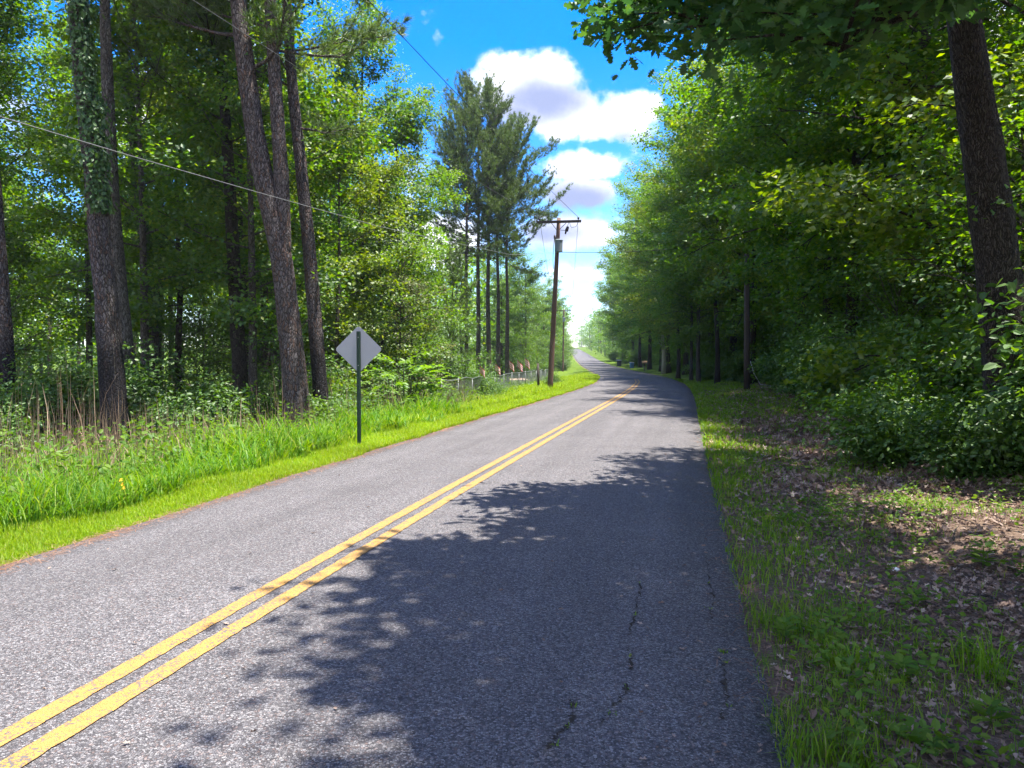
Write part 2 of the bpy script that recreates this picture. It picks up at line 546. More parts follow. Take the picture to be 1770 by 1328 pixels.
zone[:, 3] = 1
ca = gme.color_attributes.new('zone', 'FLOAT_COLOR', 'POINT')
ca.data.foreach_set('color', zone.ravel())
ground = ob('ground', gme)
ground['kind'] = 'structure'

# road ribbon
rng = np.random.default_rng(7)
ry = np.concatenate([np.arange(-40, 0, 1.0), np.arange(0, 30, 0.2), np.arange(30, 120, 1.0), np.arange(120, 600, 5.0)])


def wob(y, amp, seed):
    r = np.random.default_rng(seed)
    s = np.zeros_like(y)
    for k in range(7):
        f = 0.35 * 1.9 ** k
        s += np.sin(y * f + r.uniform(0, 6.28)) / (1.45 ** k)
    return amp * s / 2


fr = np.array([-1, -0.8, -0.6, -0.3, 0, 0.3, 0.6, 0.8, 1.0])
tl = half_l(ry) + wob(ry, 0.035, 1)
tr = HALF_R + wob(ry, 0.06, 2)
RT = np.where(fr[None, :] < 0, fr[None, :] * tl[:, None], fr[None, :] * tr[:, None])
RX = cx(ry)[:, None] + RT / cs(ry)[:, None]
RZ = road_z(RT, ry[:, None])
RV = np.stack([RX, np.repeat(ry[:, None], 9, 1), RZ], -1)
# small turned-down lip so that the slab has an edge
lipL = RV[:, :1].copy(); lipL[..., 2] -= 0.09; lipL[..., 0] -= 0.02
lipR = RV[:, -1:].copy(); lipR[..., 2] -= 0.09; lipR[..., 0] += 0.02
RV = np.concatenate([lipL, RV, lipR], 1)
k = RV.shape[1]
i = (np.arange(len(ry) - 1)[:, None] * k + np.arange(k - 1)[None, :]).ravel()
m, t = new_mat('chip_seal_asphalt')
o = t.n('ShaderNodeNewGeometry').outputs['Position']
vA = t.n('ShaderNodeTexVoronoi', feature='F1', ins={'Vector': o, 'Scale': 95.0})
vB = t.n('ShaderNodeTexVoronoi', feature='DISTANCE_TO_EDGE', ins={'Vector': o, 'Scale': 95.0})
sc_ = t.n('ShaderNodeSeparateColor', ins={0: vA.outputs['Color']})
chip = t.ramp(sc_.outputs[0], [(0.0, (0.058, 0.054, 0.055)), (0.45, (0.130, 0.122, 0.126)), (0.8, (0.205, 0.196, 0.196)), (1.0, (0.29, 0.277, 0.275))])
chip = t.mix(t.math('MULTIPLY', t.smooth(sc_.outputs[1], 0.75, 1.0), 0.4), chip, (0.26, 0.17, 0.14))
c = t.mix(t.smooth(vB.outputs[0], 0.0, 0.10), (0.038, 0.037, 0.042), chip)
lg = t.noise(o, 0.8, 4.0, 0.6)
st = t.vmath('MULTIPLY', t.n('ShaderNodeUVMap').outputs[0], (2.2, 0.08, 1)).outputs[0]
lg2 = t.noise(st, 1.0, 3.0)
val = t.math('ADD', 0.34, t.math('ADD', t.math('MULTIPLY', lg, 0.48), t.math('MULTIPLY', lg2, 0.52)))
c = t.n('ShaderNodeHueSaturation', ins={'Color': c, 'Value': val, 'Saturation': 1.0}).outputs[0]
p = t.n('ShaderNodeBsdfPrincipled', ins={'Base Color': c, 'Roughness': 0.85, 'Specular IOR Level': 0.25})
b = t.n('ShaderNodeBump', ins={'Height': t.math('MINIMUM', vB.outputs[0], 0.15), 'Strength': 0.75, 'Distance': 0.02})
t.link(b.outputs[0], p.inputs['Normal'])
t.n('ShaderNodeOutputMaterial', ins={0: p.outputs[0]})
M['asphalt'] = m
rme = mk('road', RV.reshape(-1, 3), np.stack([i, i + 1, i + k + 1, i + k], -1), M['asphalt'], True)
uvl = rme.uv_layers.new(name='UVMap')
UT = np.concatenate([RT[:, :1], RT, RT[:, -1:]], 1).ravel()
UY = np.repeat(ry, k)
li = np.zeros(len(rme.loops), np.int32)
rme.loops.foreach_get('vertex_index', li)
uvl.data.foreach_set('uv', np.stack([UT[li], UY[li]], -1).astype(np.float32).ravel())
road = ob('road', rme)
road['kind'] = 'structure'

# centre lines
m, t = new_mat('worn_yellow_paint')
o = t.n('ShaderNodeNewGeometry').outputs['Position']
vA = t.n('ShaderNodeTexVoronoi', feature='F1', ins={'Vector': o, 'Scale': 95.0})
vB = t.n('ShaderNodeTexVoronoi', feature='DISTANCE_TO_EDGE', ins={'Vector': o, 'Scale': 95.0})
sc_ = t.n('ShaderNodeSeparateColor', ins={0: vA.outputs['Color']})
wear = t.math('ADD', t.math('MULTIPLY', sc_.outputs[0], 0.55), t.math('MULTIPLY', t.noise(o, 5.0, 5.0, 0.7), 0.7))
nw = t.smooth(wear, 0.90, 0.70)
yel = t.mix(t.noise(o, 18.0, 4.0), (0.31, 0.165, 0.040), (0.47, 0.265, 0.075))
c = t.mix(nw, (0.11, 0.10, 0.10), yel)
c = t.mix(t.smooth(vB.outputs[0], 0.0, 0.07), (0.10, 0.07, 0.03), c)
p = t.n('ShaderNodeBsdfPrincipled', ins={'Base Color': c, 'Roughness': 0.75, 'Specular IOR Level': 0.25})
b = t.n('ShaderNodeBump', ins={'Height': t.math('MINIMUM', vB.outputs[0], 0.15), 'Strength': 0.5, 'Distance': 0.015})
t.link(b.outputs[0], p.inputs['Normal'])
t.n('ShaderNodeOutputMaterial', ins={0: p.outputs[0]})
M['yellow'] = m
ly = np.concatenate([np.arange(-20, 0, 0.5), np.arange(0, 25, 0.06), np.arange(25, 57, 0.5)])
for q, tc in enumerate((-0.105, 0.105)):
    a_ = tc - 0.056 + 0.003 * np.random.default_rng(50 + q).normal(size=len(ly)) + wob(ly, 0.0025, 3 + q)
    b_ = tc + 0.056 + 0.003 * np.random.default_rng(60 + q).normal(size=len(ly)) + wob(ly, 0.0025, 13 + q)
    Va = np.stack([cx(ly) + a_ / cs(ly), ly, road_z(a_, ly) + 0.005], -1)
    Vb = np.stack([cx(ly) + b_ / cs(ly), ly, road_z(b_, ly) + 0.005], -1)
    V = np.stack([Va, Vb], 1).reshape(-1, 3)
    i = np.arange(len(ly) - 1) * 2
    ob('centre_line', mk('centre_line', V, np.stack([i, i + 1, i + 3, i + 2], -1), M['yellow'], True), road)

# cracks
M['crack'] = simple_mat('crack_fill', (0.030, 0.024, 0.018), 0.95, nscale=60, namt=0.6)


def ground_pt(px, py):
    d = ray(px, py)
    s = 1.6 / -d[2]
    for _ in range(6):
        P = CAM + d * s
        s = (1.6 - float(road_z(offs(P[0], P[1]), P[1]))) / -d[2]
    return CAM + d * s


CRACKS = [[(1108, 1010), (1103, 1040), (1100, 1062), (1088, 1095), (1086, 1130), (1092, 1150), (1085, 1185), (1080, 1205), (1050, 1232), (1040, 1250)],
          [(982, 1208), (993, 1228), (990, 1242), (972, 1262), (960, 1276), (945, 1302)],
          [(1220, 960), (1226, 1000), (1236, 1035), (1228, 1052), (1230, 1072)],
          [(1246, 1130), (1252, 1160), (1258, 1215), (1246, 1245)]]
CRACK_PTS = []
for q, cr in enumerate(CRACKS):
    P = np.array([ground_pt(*c)[:2] for c in cr])
    s = np.linspace(0, len(P) - 1, len(P) * 12)
    X = np.interp(s, np.arange(len(P)), P[:, 0]); Y = np.interp(s, np.arange(len(P)), P[:, 1])
    r = np.random.default_rng(q + 5)
    X = X + r.normal(0, 0.008, len(X)); Y = Y + r.normal(0, 0.008, len(Y))
    wd = np.maximum(r.normal(0.002, 0.006, len(X)) + 0.004 * np.sin(np.arange(len(X)) * 0.23 + q), 0.0003)
    wd[0] = wd[-1] = 0.0008
    z = road_z(offs(X, Y), Y) + 0.0045
    V = np.stack([np.stack([X - wd, Y, z], -1), np.stack([X + wd, Y + wd * .4, z], -1)], 1).reshape(-1, 3)
    i = np.arange(len(X) - 1) * 2
    ob('crack', mk('crack', V, np.stack([i, i + 1, i + 3, i + 2], -1), M['crack']), road)
    CRACK_PTS += list(zip(X[::9], Y[::9]))


# ------------------------------------------------------------------ vegetation kit
def blades(P, ang, h, wd, bend, segs=3):
    n = len(P)
    d = np.stack([np.cos(ang), np.sin(ang), np.zeros(n)], -1)
    s = np.stack([-np.sin(ang), np.cos(ang), np.zeros(n)], -1)
    vs = []
    for k in range(segs + 1):
        u = k / segs
        rise = u - bend * 0.42 * u ** 2.4
        c = P + np.stack([np.zeros(n), np.zeros(n), h * rise], -1) + d * (h * bend * 0.75 * u ** 2)[:, None]
        if k < segs:
            ww = (wd * (1 - 0.75 * u ** 1.5))[:, None]
            vs += [c - s * ww, c + s * ww]
        else:
            vs.append(c)
    m_ = 2 * segs + 1
    V = np.stack(vs, 1).reshape(-1, 3)
    base = (np.arange(n) * m_)[:, None]
    T = []
    for k in range(segs - 1):
        T += [[2 * k, 2 * k + 1, 2 * k + 3], [2 * k, 2 * k + 3, 2 * k + 2]]
    T.append([2 * segs - 2, 2 * segs - 1, 2 * segs])
    T = (base[:, None] + np.array(T)[None]).reshape(-1, 3)
    return V, T


LEAF4 = (np.array([[0, 0, 0], [0.45, -0.36, 0.06], [1, 0, -0.02], [0.45, 0.36, 0.06]]), [[0, 1, 2], [0, 2, 3]])
LEAF6 = (np.array([[0, 0, 0], [0.30, -0.27, 0.05], [0.68, -0.24, 0.03], [1, 0, -0.06], [0.68, 0.24, 0.03], [0.30, 0.27, 0.05]]),
         [[0, 1, 2], [0, 2, 3], [0, 3, 4], [0, 4, 5]])
_ok = [(0, 0), (0.12, .05), (0.24, .20), (0.30, .09), (0.46, .33), (0.52, .13), (0.70, .30), (0.76, .12), (0.92, .16), (1.0, 0)]
_okv = [(x, -y, 0.25 * y) for x, y in _ok] + [(x, y, 0.25 * y) for x, y in _ok[-2:0:-1]]
OAK = (np.array(_okv), [[0, 1, 17], [1, 2, 3], [17, 15, 16], [1, 3, 15], [1, 15, 17], [3, 4, 5], [15, 13, 14], [3, 5, 13], [3, 13, 15],
                        [5, 6, 7], [13, 11, 12], [5, 7, 11], [5, 11, 13], [7, 8, 9], [7, 9, 11], [11, 9, 10]])
LITTER = (np.array([[0, 0, 0], [0.22, -0.24, 0.12], [0.40, -0.16, 0.04], [0.62, -0.30, 0.20], [0.74, -0.11, 0.05], [1, 0, 0.16], [0.74, 0.12, 0.07], [0.60, 0.32, 0.22], [0.40, 0.15, 0.03], [0.2, 0.22, 0.14]]),
          [[0, 1, 2], [2, 3, 4], [4, 5, 6], [6, 7, 8], [8, 9, 0], [0, 2, 8], [2, 4, 6], [2, 6, 8]])


def leaf_cloud(P, N, Dv, size, shape=LEAF4):
    """one leaf per point: P base, N normal, Dv direction"""
    N = nrm(N)
    X = nrm(Dv - N * np.sum(Dv * N, -1, keepdims=True))
    Y = np.cross(N, X)
    S, T = shape
    V = P[:, None, :] + size[:, None, None] * (S[None, :, 0, None] * X[:, None] + S[None, :, 1, None] * Y[:, None] + S[None, :, 2, None] * N[:, None])
    nb = len(S)
    F_ = (np.arange(len(P)) * nb)[:, None, None] + np.array(T)[None]
    return V.reshape(-1, 3), F_.reshape(-1, 3)


def cluster_leaves(rng, C, R, per, size, flat=0.5, droop=0.25, out=None, shape=LEAF4, rnd=0.6):
    n = len(C)
    idx = np.repeat(np.arange(n), per)
    g = rng.normal(size=(len(idx), 3))
    off = g * np.array([0.6, 0.6, 0.6 * flat])
    P = C[idx] + off * R[idx][:, None]
    N = np.array([0, 0, 1.0]) + rng.normal(size=P.shape) * rnd
    if out is not None:
        N = N + out[idx] * 0.35
    N = np.where(N[:, 2:3] < -0.1, -N, N)
    Dv = nrm(off + 1e-6) + rng.normal(size=P.shape) * 0.7
    Dv[:, 2] -= droop
    sz = size * rng.uniform(0.65, 1.25, len(P))
    return leaf_cloud(P, N, Dv, sz, shape)


def hardwood(seed, H, base, R, limbs=24, tr=0.2, leaf=0.11, per=40, subs=6, lean=(0, 0), path=None, extra=(), bark='oak_bark', mat='leaf_a', shape=LEAF4,
             names=True, squash=1.0, crad=0.5):
    rng = np.random.default_rng(seed)
    wood = MB()
    if path is None:
        z = np.linspace(-0.15, H * 0.9, 9)
        P = np.stack([lean[0] * z / H + np.cumsum(rng.normal(0, 0.035 * H / 12, 9)), lean[1] * z / H + np.cumsum(rng.normal(0, 0.035 * H / 12, 9)), z], -1)
        P[0, :2] = 0
        P[1:, :2] -= P[0, :2]
    else:
        P = np.asarray(path, float)
        z = P[:, 2]
    s0 = np.linspace(0, 1, len(P))
    s1 = np.linspace(0, 1, 22)
    PP = np.stack([np.interp(s1, s0, P[:, q]) for q in range(3)], -1)
    zz = PP[:, 2]
    rr = tr * (1 - 0.82 * np.clip(zz / (H * 0.95), 0, 1) ** 0.9) * (1 + 0.45 * np.exp(-np.maximum(zz, 0) / 0.35))
    wood.tube(PP, rr, 11, True, 0.035, rng)
    C, CR, OUT = [], [], []
    paths = []
    for q in range(limbs):
        u = (q + rng.uniform(0, 1)) / limbs
        h = base + (H * 0.88 - base) * u
        st = np.array([np.interp(h, zz, PP[:, a]) for a in range(3)])
        az = q * 2.39996 + rng.uniform(-0.5, 0.5)
        L = R * (0.38 + 0.70 * math.sin(PI * (0.15 + 0.62 * u))) * rng.uniform(0.65, 1.1)
        el = rad(8 + 50 * u ** 1.3 + rng.uniform(-10, 12))
        d = np.array([math.cos(az) * math.cos(el), math.sin(az) * math.cos(el), math.sin(el)])
        pts = [st]
        for k in range(5):
            d = nrm(d + rng.normal(0, 0.16, 3) + np.array([0, 0, 0.05 - 0.06 * k * (1 - u)]))
            pts.append(pts[-1] + d * L / 5)
        paths.append((np.array(pts), max(0.018, 0.34 * np.interp(h, zz, rr)), L))
    n_main = len(paths)
    for e in extra:
        e = np.asarray(e, float)
        L = np.sum(np.linalg.norm(np.diff(e, axis=0), axis=1))
        paths.append((e, max(0.05, 0.03 * L * .35), L))
    for ip, (pts, r0, L) in enumerate(paths):
        npt = len(pts)
        wood.tube(pts, np.linspace(r0, 0.012, npt), 6, False)
        ns = max(3, int(subs * rng.uniform(0.8, 1.3) * (1 if ip < n_main else 2.4)))
        for k in range(ns):
            v = 0.22 + 0.78 * (k + rng.uniform(0, 1)) / ns
            st = np.array([np.interp(v * (npt - 1), np.arange(npt), pts[:, a]) for a in range(3)])
            j = min(int(v * (npt - 1)), npt - 2)
            d0 = nrm(pts[j + 1] - pts[j])
            side = rng.choice([-1, 1]) * rng.uniform(0.5, 1.3)
            d = rotz(side) @ d0
            d[2] = d[2] * 0.5 + rng.normal(0.05, 0.28) if ip < n_main else rng.uniform(-0.08, 0.3)
            d = nrm(d)
            l2 = max(0.5, L * rng.uniform(0.22, 0.42) * (1.15 - 0.6 * v))
            l2 = min(l2, 2.4 if ip < n_main else 1.15)
            e = st + d * l2 + np.array([0, 0, -0.08 * l2])
            mid = (st + e) / 2 + np.array([0, 0, 0.07 * l2])
            wood.tube(np.array([st, mid, e]), np.array([max(0.010, r0 * 0.35), max(0.007, r0 * .22), 0.004]), 4, False)
            nc = max(2, int(round(l2 / 0.42)))
            for a in np.linspace(0.4, 1.0, nc):
                C.append(st + (e - st) * a + rng.normal(0, 0.16, 3))
                CR.append(crad * rng.uniform(0.6, 1.2))
                OUT.append(d)
        C.append(pts[-1]); CR.append(crad); OUT.append(nrm(pts[-1] - pts[-2]))
    C, CR, OUT = np.array(C), np.array(CR), np.array(OUT)
    V, T = cluster_leaves(rng, C, CR, per, leaf, 0.42, 0.3, OUT, shape)
    return wood.mesh('trunk', M[bark], True), mk('crown', V, T, M[mat])


def pine(seed, H, base, R, nb=46, tr=0.22, path=None, bark='pine_bark', nl=0.22, nw=0.011, per=30, dens=1.0, fork=None, bias=None):
    rng = np.random.default_rng(seed)
    wood = MB()
    if path is None:
        z = np.linspace(-0.2, H, 10)
        P = np.stack([np.cumsum(rng.normal(0, 0.05, 10)), np.cumsum(rng.normal(0, 0.05, 10)), z], -1)
        P[:, :2] -= P[0, :2]
    else:
        P = np.asarray(path, float)
    tops = [(P, tr)]
    if fork is not None:
        tops.append((np.asarray(fork, float), tr * 0.72))
    C, D_ = [], []
    for P, t0 in tops:
        s0 = P[:, 2]
        z = np.linspace(P[0, 2], P[-1, 2], 40)
        PP = np.stack([np.interp(z, s0, P[:, 0]), np.interp(z, s0, P[:, 1]), z], -1)
        ks = np.hanning(7); ks /= ks.sum()
        for a in (0, 1):
            PP[:, a] = np.convolve(np.pad(PP[:, a], 3, 'reflect', reflect_type='odd'), ks, 'valid')
        rr = t0 * (1 - 0.86 * np.clip(z / H, 0, 1) ** 1.15) * (1 + 0.30 * np.exp(-np.maximum(z, 0) / 0.6))
        wood.tube(PP, rr, 14, True, 0.03, rng)
        n_ = nb if fork is None else int(nb * 0.6)
        for q in range(n_):
            u = ((q + rng.uniform(0, 1)) / n_) ** 0.9
            h = base + (P[-1, 2] - 0.2 - base) * u
            st = np.array([np.interp(h, z, PP[:, a]) for a in range(3)])
            az = q * 2.39996 + rng.uniform(-0.6, 0.6)
            L = R * (1.0 - 0.58 * u ** 3) * rng.uniform(0.55, 1.1)
            if u < 0.2:
                L *= rng.uniform(0.5, 1.0)
            if bias is not None:
                L *= 1 + 0.45 * math.cos(az - bias)
            el = rad(2 + 48 * u + rng.uniform(-12, 14))
            d = np.array([math.cos(az) * math.cos(el), math.sin(az) * math.cos(el), math.sin(el)])
            pts = [st]
            for k in range(5):
                d = nrm(d + rng.normal(0, 0.13, 3) + np.array([0, 0, 0.09]))
                pts.append(pts[-1] + d * L / 5)
            pts = np.array(pts)
            wood.tube(pts, np.linspace(max(0.02, 0.26 * np.interp(h, z, rr)), 0.010, 6), 5, False)
            ns = max(3, int(L * 3.4 * dens))
            for k in range(ns):
                v = 0.35 + 0.65 * (k + rng.uniform(0, 1)) / ns
                a0 = np.array([np.interp(v * 5, np.arange(6), pts[:, a]) for a in range(3)])
                j = min(int(v * 5), 4)
                dd = rotz(rng.choice([-1, 1]) * rng.uniform(0.3, 1.1)) @ nrm(pts[j + 1] - pts[j])
                dd[2] += rng.uniform(0.05, 0.5)
                dd = nrm(dd)
                l2 = rng.uniform(0.35, 1.15)
                e = a0 + dd * l2
                wood.tube(np.array([a0, e]), np.array([0.011, 0.006]), 3, False)
                for b_ in (0.45, 0.75, 1.0):
                    C.append(a0 + (e - a0) * b_ + rng.normal(0, 0.10, 3)); D_.append(dd)
            C.append(pts[-1]); D_.append(d)
    C, D_ = np.array(C), np.array(D_)
    idx = np.repeat(np.arange(len(C)), per)
    dv = nrm(D_[idx] * 0.75 + rng.normal(0, 0.62, (len(idx), 3)))
    b0 = C[idx] - D_[idx] * rng.uniform(0, 0.16, len(idx))[:, None]
    ln = nl * rng.uniform(0.75, 1.2, len(idx))
    sd = nrm(np.cross(dv, rng.normal(size=dv.shape)))
    V = np.stack([b0 - sd * nw, b0 + sd * nw, b0 + dv * ln[:, None]], 1).reshape(-1, 3)
    T = np.arange(len(idx) * 3).reshape(-1, 3)
    return wood.mesh('trunk', M[bark], True), mk('crown', V, T, M['needle'])


def bush(seed, H, R, stems=14, leaf=0.085, per=26, mat='leaf_e', shape=LEAF6, flat=0.55):
    rng = np.random.default_rng(seed)
    wood = MB()
    C, OUT = [], []
    for q in range(stems):
        az = q * 2.4 + rng.uniform(-0.4, 0.4)
        lean_ = rng.uniform(0.15, 1.0)
        top = np.array([math.cos(az) * R * lean_, math.sin(az) * R * lean_, H * rng.uniform(0.55, 1.0) * (1.1 - 0.45 * lean_)])
        mid = top * np.array([0.4, 0.4, 0.6]) + rng.normal(0, 0.05, 3)
        b0 = np.array([math.cos(az) * 0.08, math.sin(az) * 0.08, -0.05])
        wood.tube(np.array([b0, mid, top]), np.array([0.014, 0.010, 0.004]), 4, False)
        for v in np.linspace(0.25, 1.0, 6):
            p = (b0 + (mid - b0) * v * 2) if v < 0.5 else (mid + (top - mid) * (v - 0.5) * 2)
            for _ in range(2):
                C.append(p + rng.normal(0, 0.16 * R, 3) * np.array([1, 1, 0.7]))
                OUT.append(nrm(np.array([math.cos(az), math.sin(az), 0.3])))
    C = np.array(C)
    C[:, 2] = np.maximum(C[:, 2], 0.06)
    V, T = cluster_leaves(rng, C, np.full(len(C), 0.24 * max(R, 0.8)), per, leaf, flat, 0.35, np.array(OUT), shape)
    return wood.mesh('stem', M['grey_bark'], True), mk('foliage', V, T, M[mat])


# ------------------------------------------------------------------ prototypes
HW = {}


def proto(key, *a, kind='tree', **kw):
    HW[key] = (hardwood if kind == 'tree' else pine if kind == 'pine' else bush)(*a, **kw)


proto('edge1', 11, 17, 1.6, 6.2, limbs=36, tr=0.26, per=54, subs=8, leaf=0.165, crad=0.6)
proto('edge2', 12, 19, 2.2, 6.6, limbs=38, tr=0.30, per=52, subs=8, leaf=0.17, crad=0.6)
proto('edge3', 13, 15, 1.2, 5.6, limbs=36, tr=0.22, per=54, subs=8, leaf=0.155, crad=0.58)
proto('arch1', 41, 20, 4.6, 6.8, limbs=38, tr=0.27, per=50, subs=8, leaf=0.17, crad=0.62)
proto('arch2', 42, 18, 3.8, 6.2, limbs=36, tr=0.24, per=50, subs=8, leaf=0.165, crad=0.6)
proto('tall1', 14, 20, 5.5, 4.6, limbs=32, tr=0.21, per=50, subs=7, leaf=0.17, crad=0.6)
proto('tall2', 15, 17, 4.0, 4.0, limbs=30, tr=0.17, per=50, subs=7, leaf=0.165, crad=0.6, bark='grey_bark')
proto('slim', 16, 11, 0.9, 1.9, limbs=26, tr=0.09, per=46, subs=5, leaf=0.125, mat='leaf_c', bark='grey_bark', crad=0.38)
proto('pinkish', 17, 7, 0.9, 2.8, limbs=24, tr=0.10, per=50, subs=6, leaf=0.12, mat='leaf_d', bark='grey_bark', crad=0.42)
proto('sapling', 18, 5.5, 0.6, 2.0, limbs=20, tr=0.045, per=30, subs=4, leaf=0.105, bark='grey_bark', crad=0.42, mat='leaf_a', shape=LEAF4)
proto('sapling2', 19, 4.2, 0.3, 1.9, limbs=18, tr=0.035, per=30, subs=4, leaf=0.10, bark='grey_bark', crad=0.42, mat='leaf_e', shape=LEAF6)
proto('bush1', 21, 1.5, 1.3, kind='bush', stems=20, leaf=0.10, per=30)
proto('bush2', 22, 1.1, 1.0, kind='bush', stems=16, leaf=0.08, per=30)
proto('bush3', 23, 2.2, 1.5, kind='bush', stems=24, leaf=0.115, per=30)
proto('pineA', 31, 23.5, 11.0, 5.2, kind='pine', nb=84, tr=0.21, nw=0.017, nl=0.27, per=16, dens=1.25)
proto('pineB', 32, 20.5, 10.5, 5.0, kind='pine', nb=70, tr=0.20, nw=0.017, nl=0.27, per=16, bias=0.0, dens=1.25)
proto('pineC', 33, 10, 1.6, 2.4, kind='pine', nb=40, tr=0.13, nw=0.018, nl=0.24, per=26, dens=1.5)

for new, old, mt in (('arch3', 'arch2', 'leaf_c'), ('edge4', 'edge3', 'leaf_c'), ('tall3', 'tall1', 'leaf_c')):
    c_ = HW[old][1].copy()
    c_.materials.clear()
    c_.materials.append(M[mt])
    HW[new] = (HW[old][0], c_)

ROOT = {}


def plant(key, name, x, y, rz, sc, label, cat, group=None, z=None):
    if key[:3] in ('sap', 'bus') and 10 < y < 46 and 1225 < 885 + 1300 * x / y < 1355:
        x += 0.085 * y
    if key[:3] in ('sap', 'bus') and 72 < y < 114 and 945 < 885 + 1300 * x / y < 1000:
        x -= 0.05 * y
    if key[:3] in ('sap', 'bus') and 60 < y < 128 and 1050 < 885 + 1300 * x / y < 1160:
        x += 0.11 * y
    if z is None:
        z = float(ground_z(x, y)) - 0.03
    names = ('stem', 'foliage') if key.startswith('bush') else ('trunk', 'crown')
    if key not in ROOT:
        r = thing(name, label, cat, (x, y, z), rz, group)
        r.scale = sc if isinstance(sc, tuple) else (sc,) * 3
        ch = [ob(names[0], HW[key][0], r), ob(names[1], HW[key][1], r)]
        ROOT[key] = (r, ch)
        return r
    r, ch = ROOT[key]
    o = dup(r, ch, (x, y, z), rz, sc, label, cat, group)
    o.name = name
    return o


# ---- the big left-hand pines: trunks follow the photograph at their own distance
def img_path(pts, y):
    P = np.array([at(px, py, y) for px, py in pts])
    return P


def custom_pine(seed, pts, y, H, base, R, tr, label, bark='pine_bark', fork=None, nb=30, y_top=0.0, per=30):
    P = img_path(pts, y)
    b = P[0].copy()
    b[2] = float(ground_z(b[0], b[1])) - 0.1
    P = np.vstack([b, P])
    P = P[np.argsort(P[:, 2])]
    d = (P[-1] - P[-2]) / max(P[-1, 2] - P[-2, 2], 0.5)
    d = d * np.array([0.6, 0.6, 1])
    if H > P[-1, 2]:
        P = np.vstack([P, P[-1] + d * (H - P[-1, 2])])
    org = b + np.array([0, 0, 0.1])
    fk = None
    if fork:
        Q = img_path(fork, y)
        Q = Q[np.argsort(Q[:, 2])]
        d2 = (Q[-1] - Q[-2]) / (Q[-1, 2] - Q[-2, 2])
        Q = np.vstack([Q, Q[-1] + d2 * np.array([0.5, 0.5, 1]) * (H * 0.94 - Q[-1, 2])])
        fk = Q - org
    me = pine(seed, H - org[2], base, R, nb=nb, tr=tr, path=P - org, bark=bark, nw=0.011, nl=0.24, per=per, fork=fk, dens=1.5)
    r = thing('pine_tree', label, 'pine tree', org, group='tall pines on the left side of the road')
    ob('trunk', me[0], r)
    ob('crown', me[1], r)
    return r, P, org


PINES = {}
PINES['a'] = custom_pine(101, [(200, 745), (190, 600), (178, 470), (165, 320), (150, 180), (135, 40), (125, -60)], 17.0, 22, 11.0, 4.2, 0.27,
                         'tall pine with ivy on its upper trunk and a burnt black foot', 'burnt_bark')
PINES['b'] = custom_pine(102, [(270, 690), (262, 540), (247, 400), (230, 220), (212, 80), (200, -40)], 24.0, 22, 9.8, 3.8, 0.21,
                         'slimmer pine trunk wrapped in ivy, just right of the burnt pine', 'burnt_bark')
PINES['c'] = custom_pine(103, [(418, 700), (406, 500), (398, 330), (388, 180), (382, 60), (378, -40)], 22.0, 21, 8.2, 4.2, 0.215,
                         'dark slender pine left of the forked pine', 'oak_bark')
PINES['d'] = custom_pine(104, [(514, 705), (500, 560), (484, 420), (452, 300), (436, 200), (420, 80), (408, -40)], 19.0, 23, 9.0, 4.8, 0.315,
                         'big forked pine splitting into two tall stems', 'pine_bark', fork=[(490, 455), (490, 380), (484, 270), (474, 120), (464, -40)])
PINES['e'] = custom_pine(105, [(556, 705), (545, 560), (532, 400), (518, 270), (503, 130), (495, 0)], 20.0, 22, 8.0, 3.6, 0.205,
                         'straight pine with a black foot, nearest the back of the road sign', 'burnt_bark')
PINES['f'] = custom_pine(106, [(16, 700), (6, 560), (-4, 420), (-16, 250), (-30, 60)], 18.0, 21, 11.0, 3.8, 0.20,
                         'dark pine trunk at the left edge of the photo', 'burnt_bark')
PINES['g'] = custom_pine(107, [(228, 720), (217, 600), (205, 480), (196, 380), (188, 200), (182, 40)], 19.5, 20, 11.0, 3.4, 0.215,
                         'grey pine trunk close behind the burnt pine', 'grey_bark', nb=22)
PINES['h'] = custom_pine(108, [(462, 660), (458, 540), (455, 420), (450, 260), (446, 60)], 29.0, 20, 9.0, 3.4, 0.17,
                         'thin dark pine in the shade behind the forked pine', 'oak_bark', nb=24)


def ivy(seed, pine_rec, z0, z1, tr, side, label, n):
    r_, P, org = pine_rec
    rng = np.random.default_rng(seed)
    z = rng.uniform(z0, z1, n)
    th = side + rng.normal(0, 0.9, n)
    px = np.interp(z, P[:, 2], P[:, 0]); py = np.interp(z, P[:, 2], P[:, 1])
    lump = 1 + 0.35 * np.sin(z * 2.1) + 0.2 * np.sin(z * 5.3 + 1)
    rr = tr * (1 - 0.035 * z) + np.abs(rng.normal(0, 0.10, n)) * lump
    Pn = np.stack([px + np.cos(th) * rr, py + np.sin(th) * rr, z], -1)
    N = np.stack([np.cos(th), np.sin(th), np.full(n, 0.5)], -1) + rng.normal(0, 0.45, (n, 3))
    Dv = np.stack([rng.normal(0, 0.5, n), rng.normal(0, 0.5, n), np.full(n, -0.8)], -1)
    V, T = leaf_cloud(Pn, N, Dv, rng.uniform(0.07, 0.15, n), LEAF6)
    o_ = thing('ivy_vine', label, 'ivy', (P[0, 0], P[0, 1], float(ground_z(P[0, 0], P[0, 1]))))
    off = np.array(o_.location)
    ob('foliage', mk('foliage', V - off, T, M['ivy']), o_)
    st = MB()
    for q in range(3):
        zz = np.linspace(0.0, z1, 30)
        tt = side + (q - 1) * 0.5 + 0.3 * np.sin(zz * 0.9 + q)
        x = np.interp(zz, P[:, 2], P[:, 0]) + np.cos(tt) * tr * (1.04 - 0.03 * zz)
        y = np.interp(zz, P[:, 2], P[:, 1]) + np.sin(tt) * tr * (1.04 - 0.03 * zz)
        st.tube(np.stack([x, y, zz], -1) - off, 0.012, 5, False)
    st.build('stem', M['grey_bark'], o_, True)


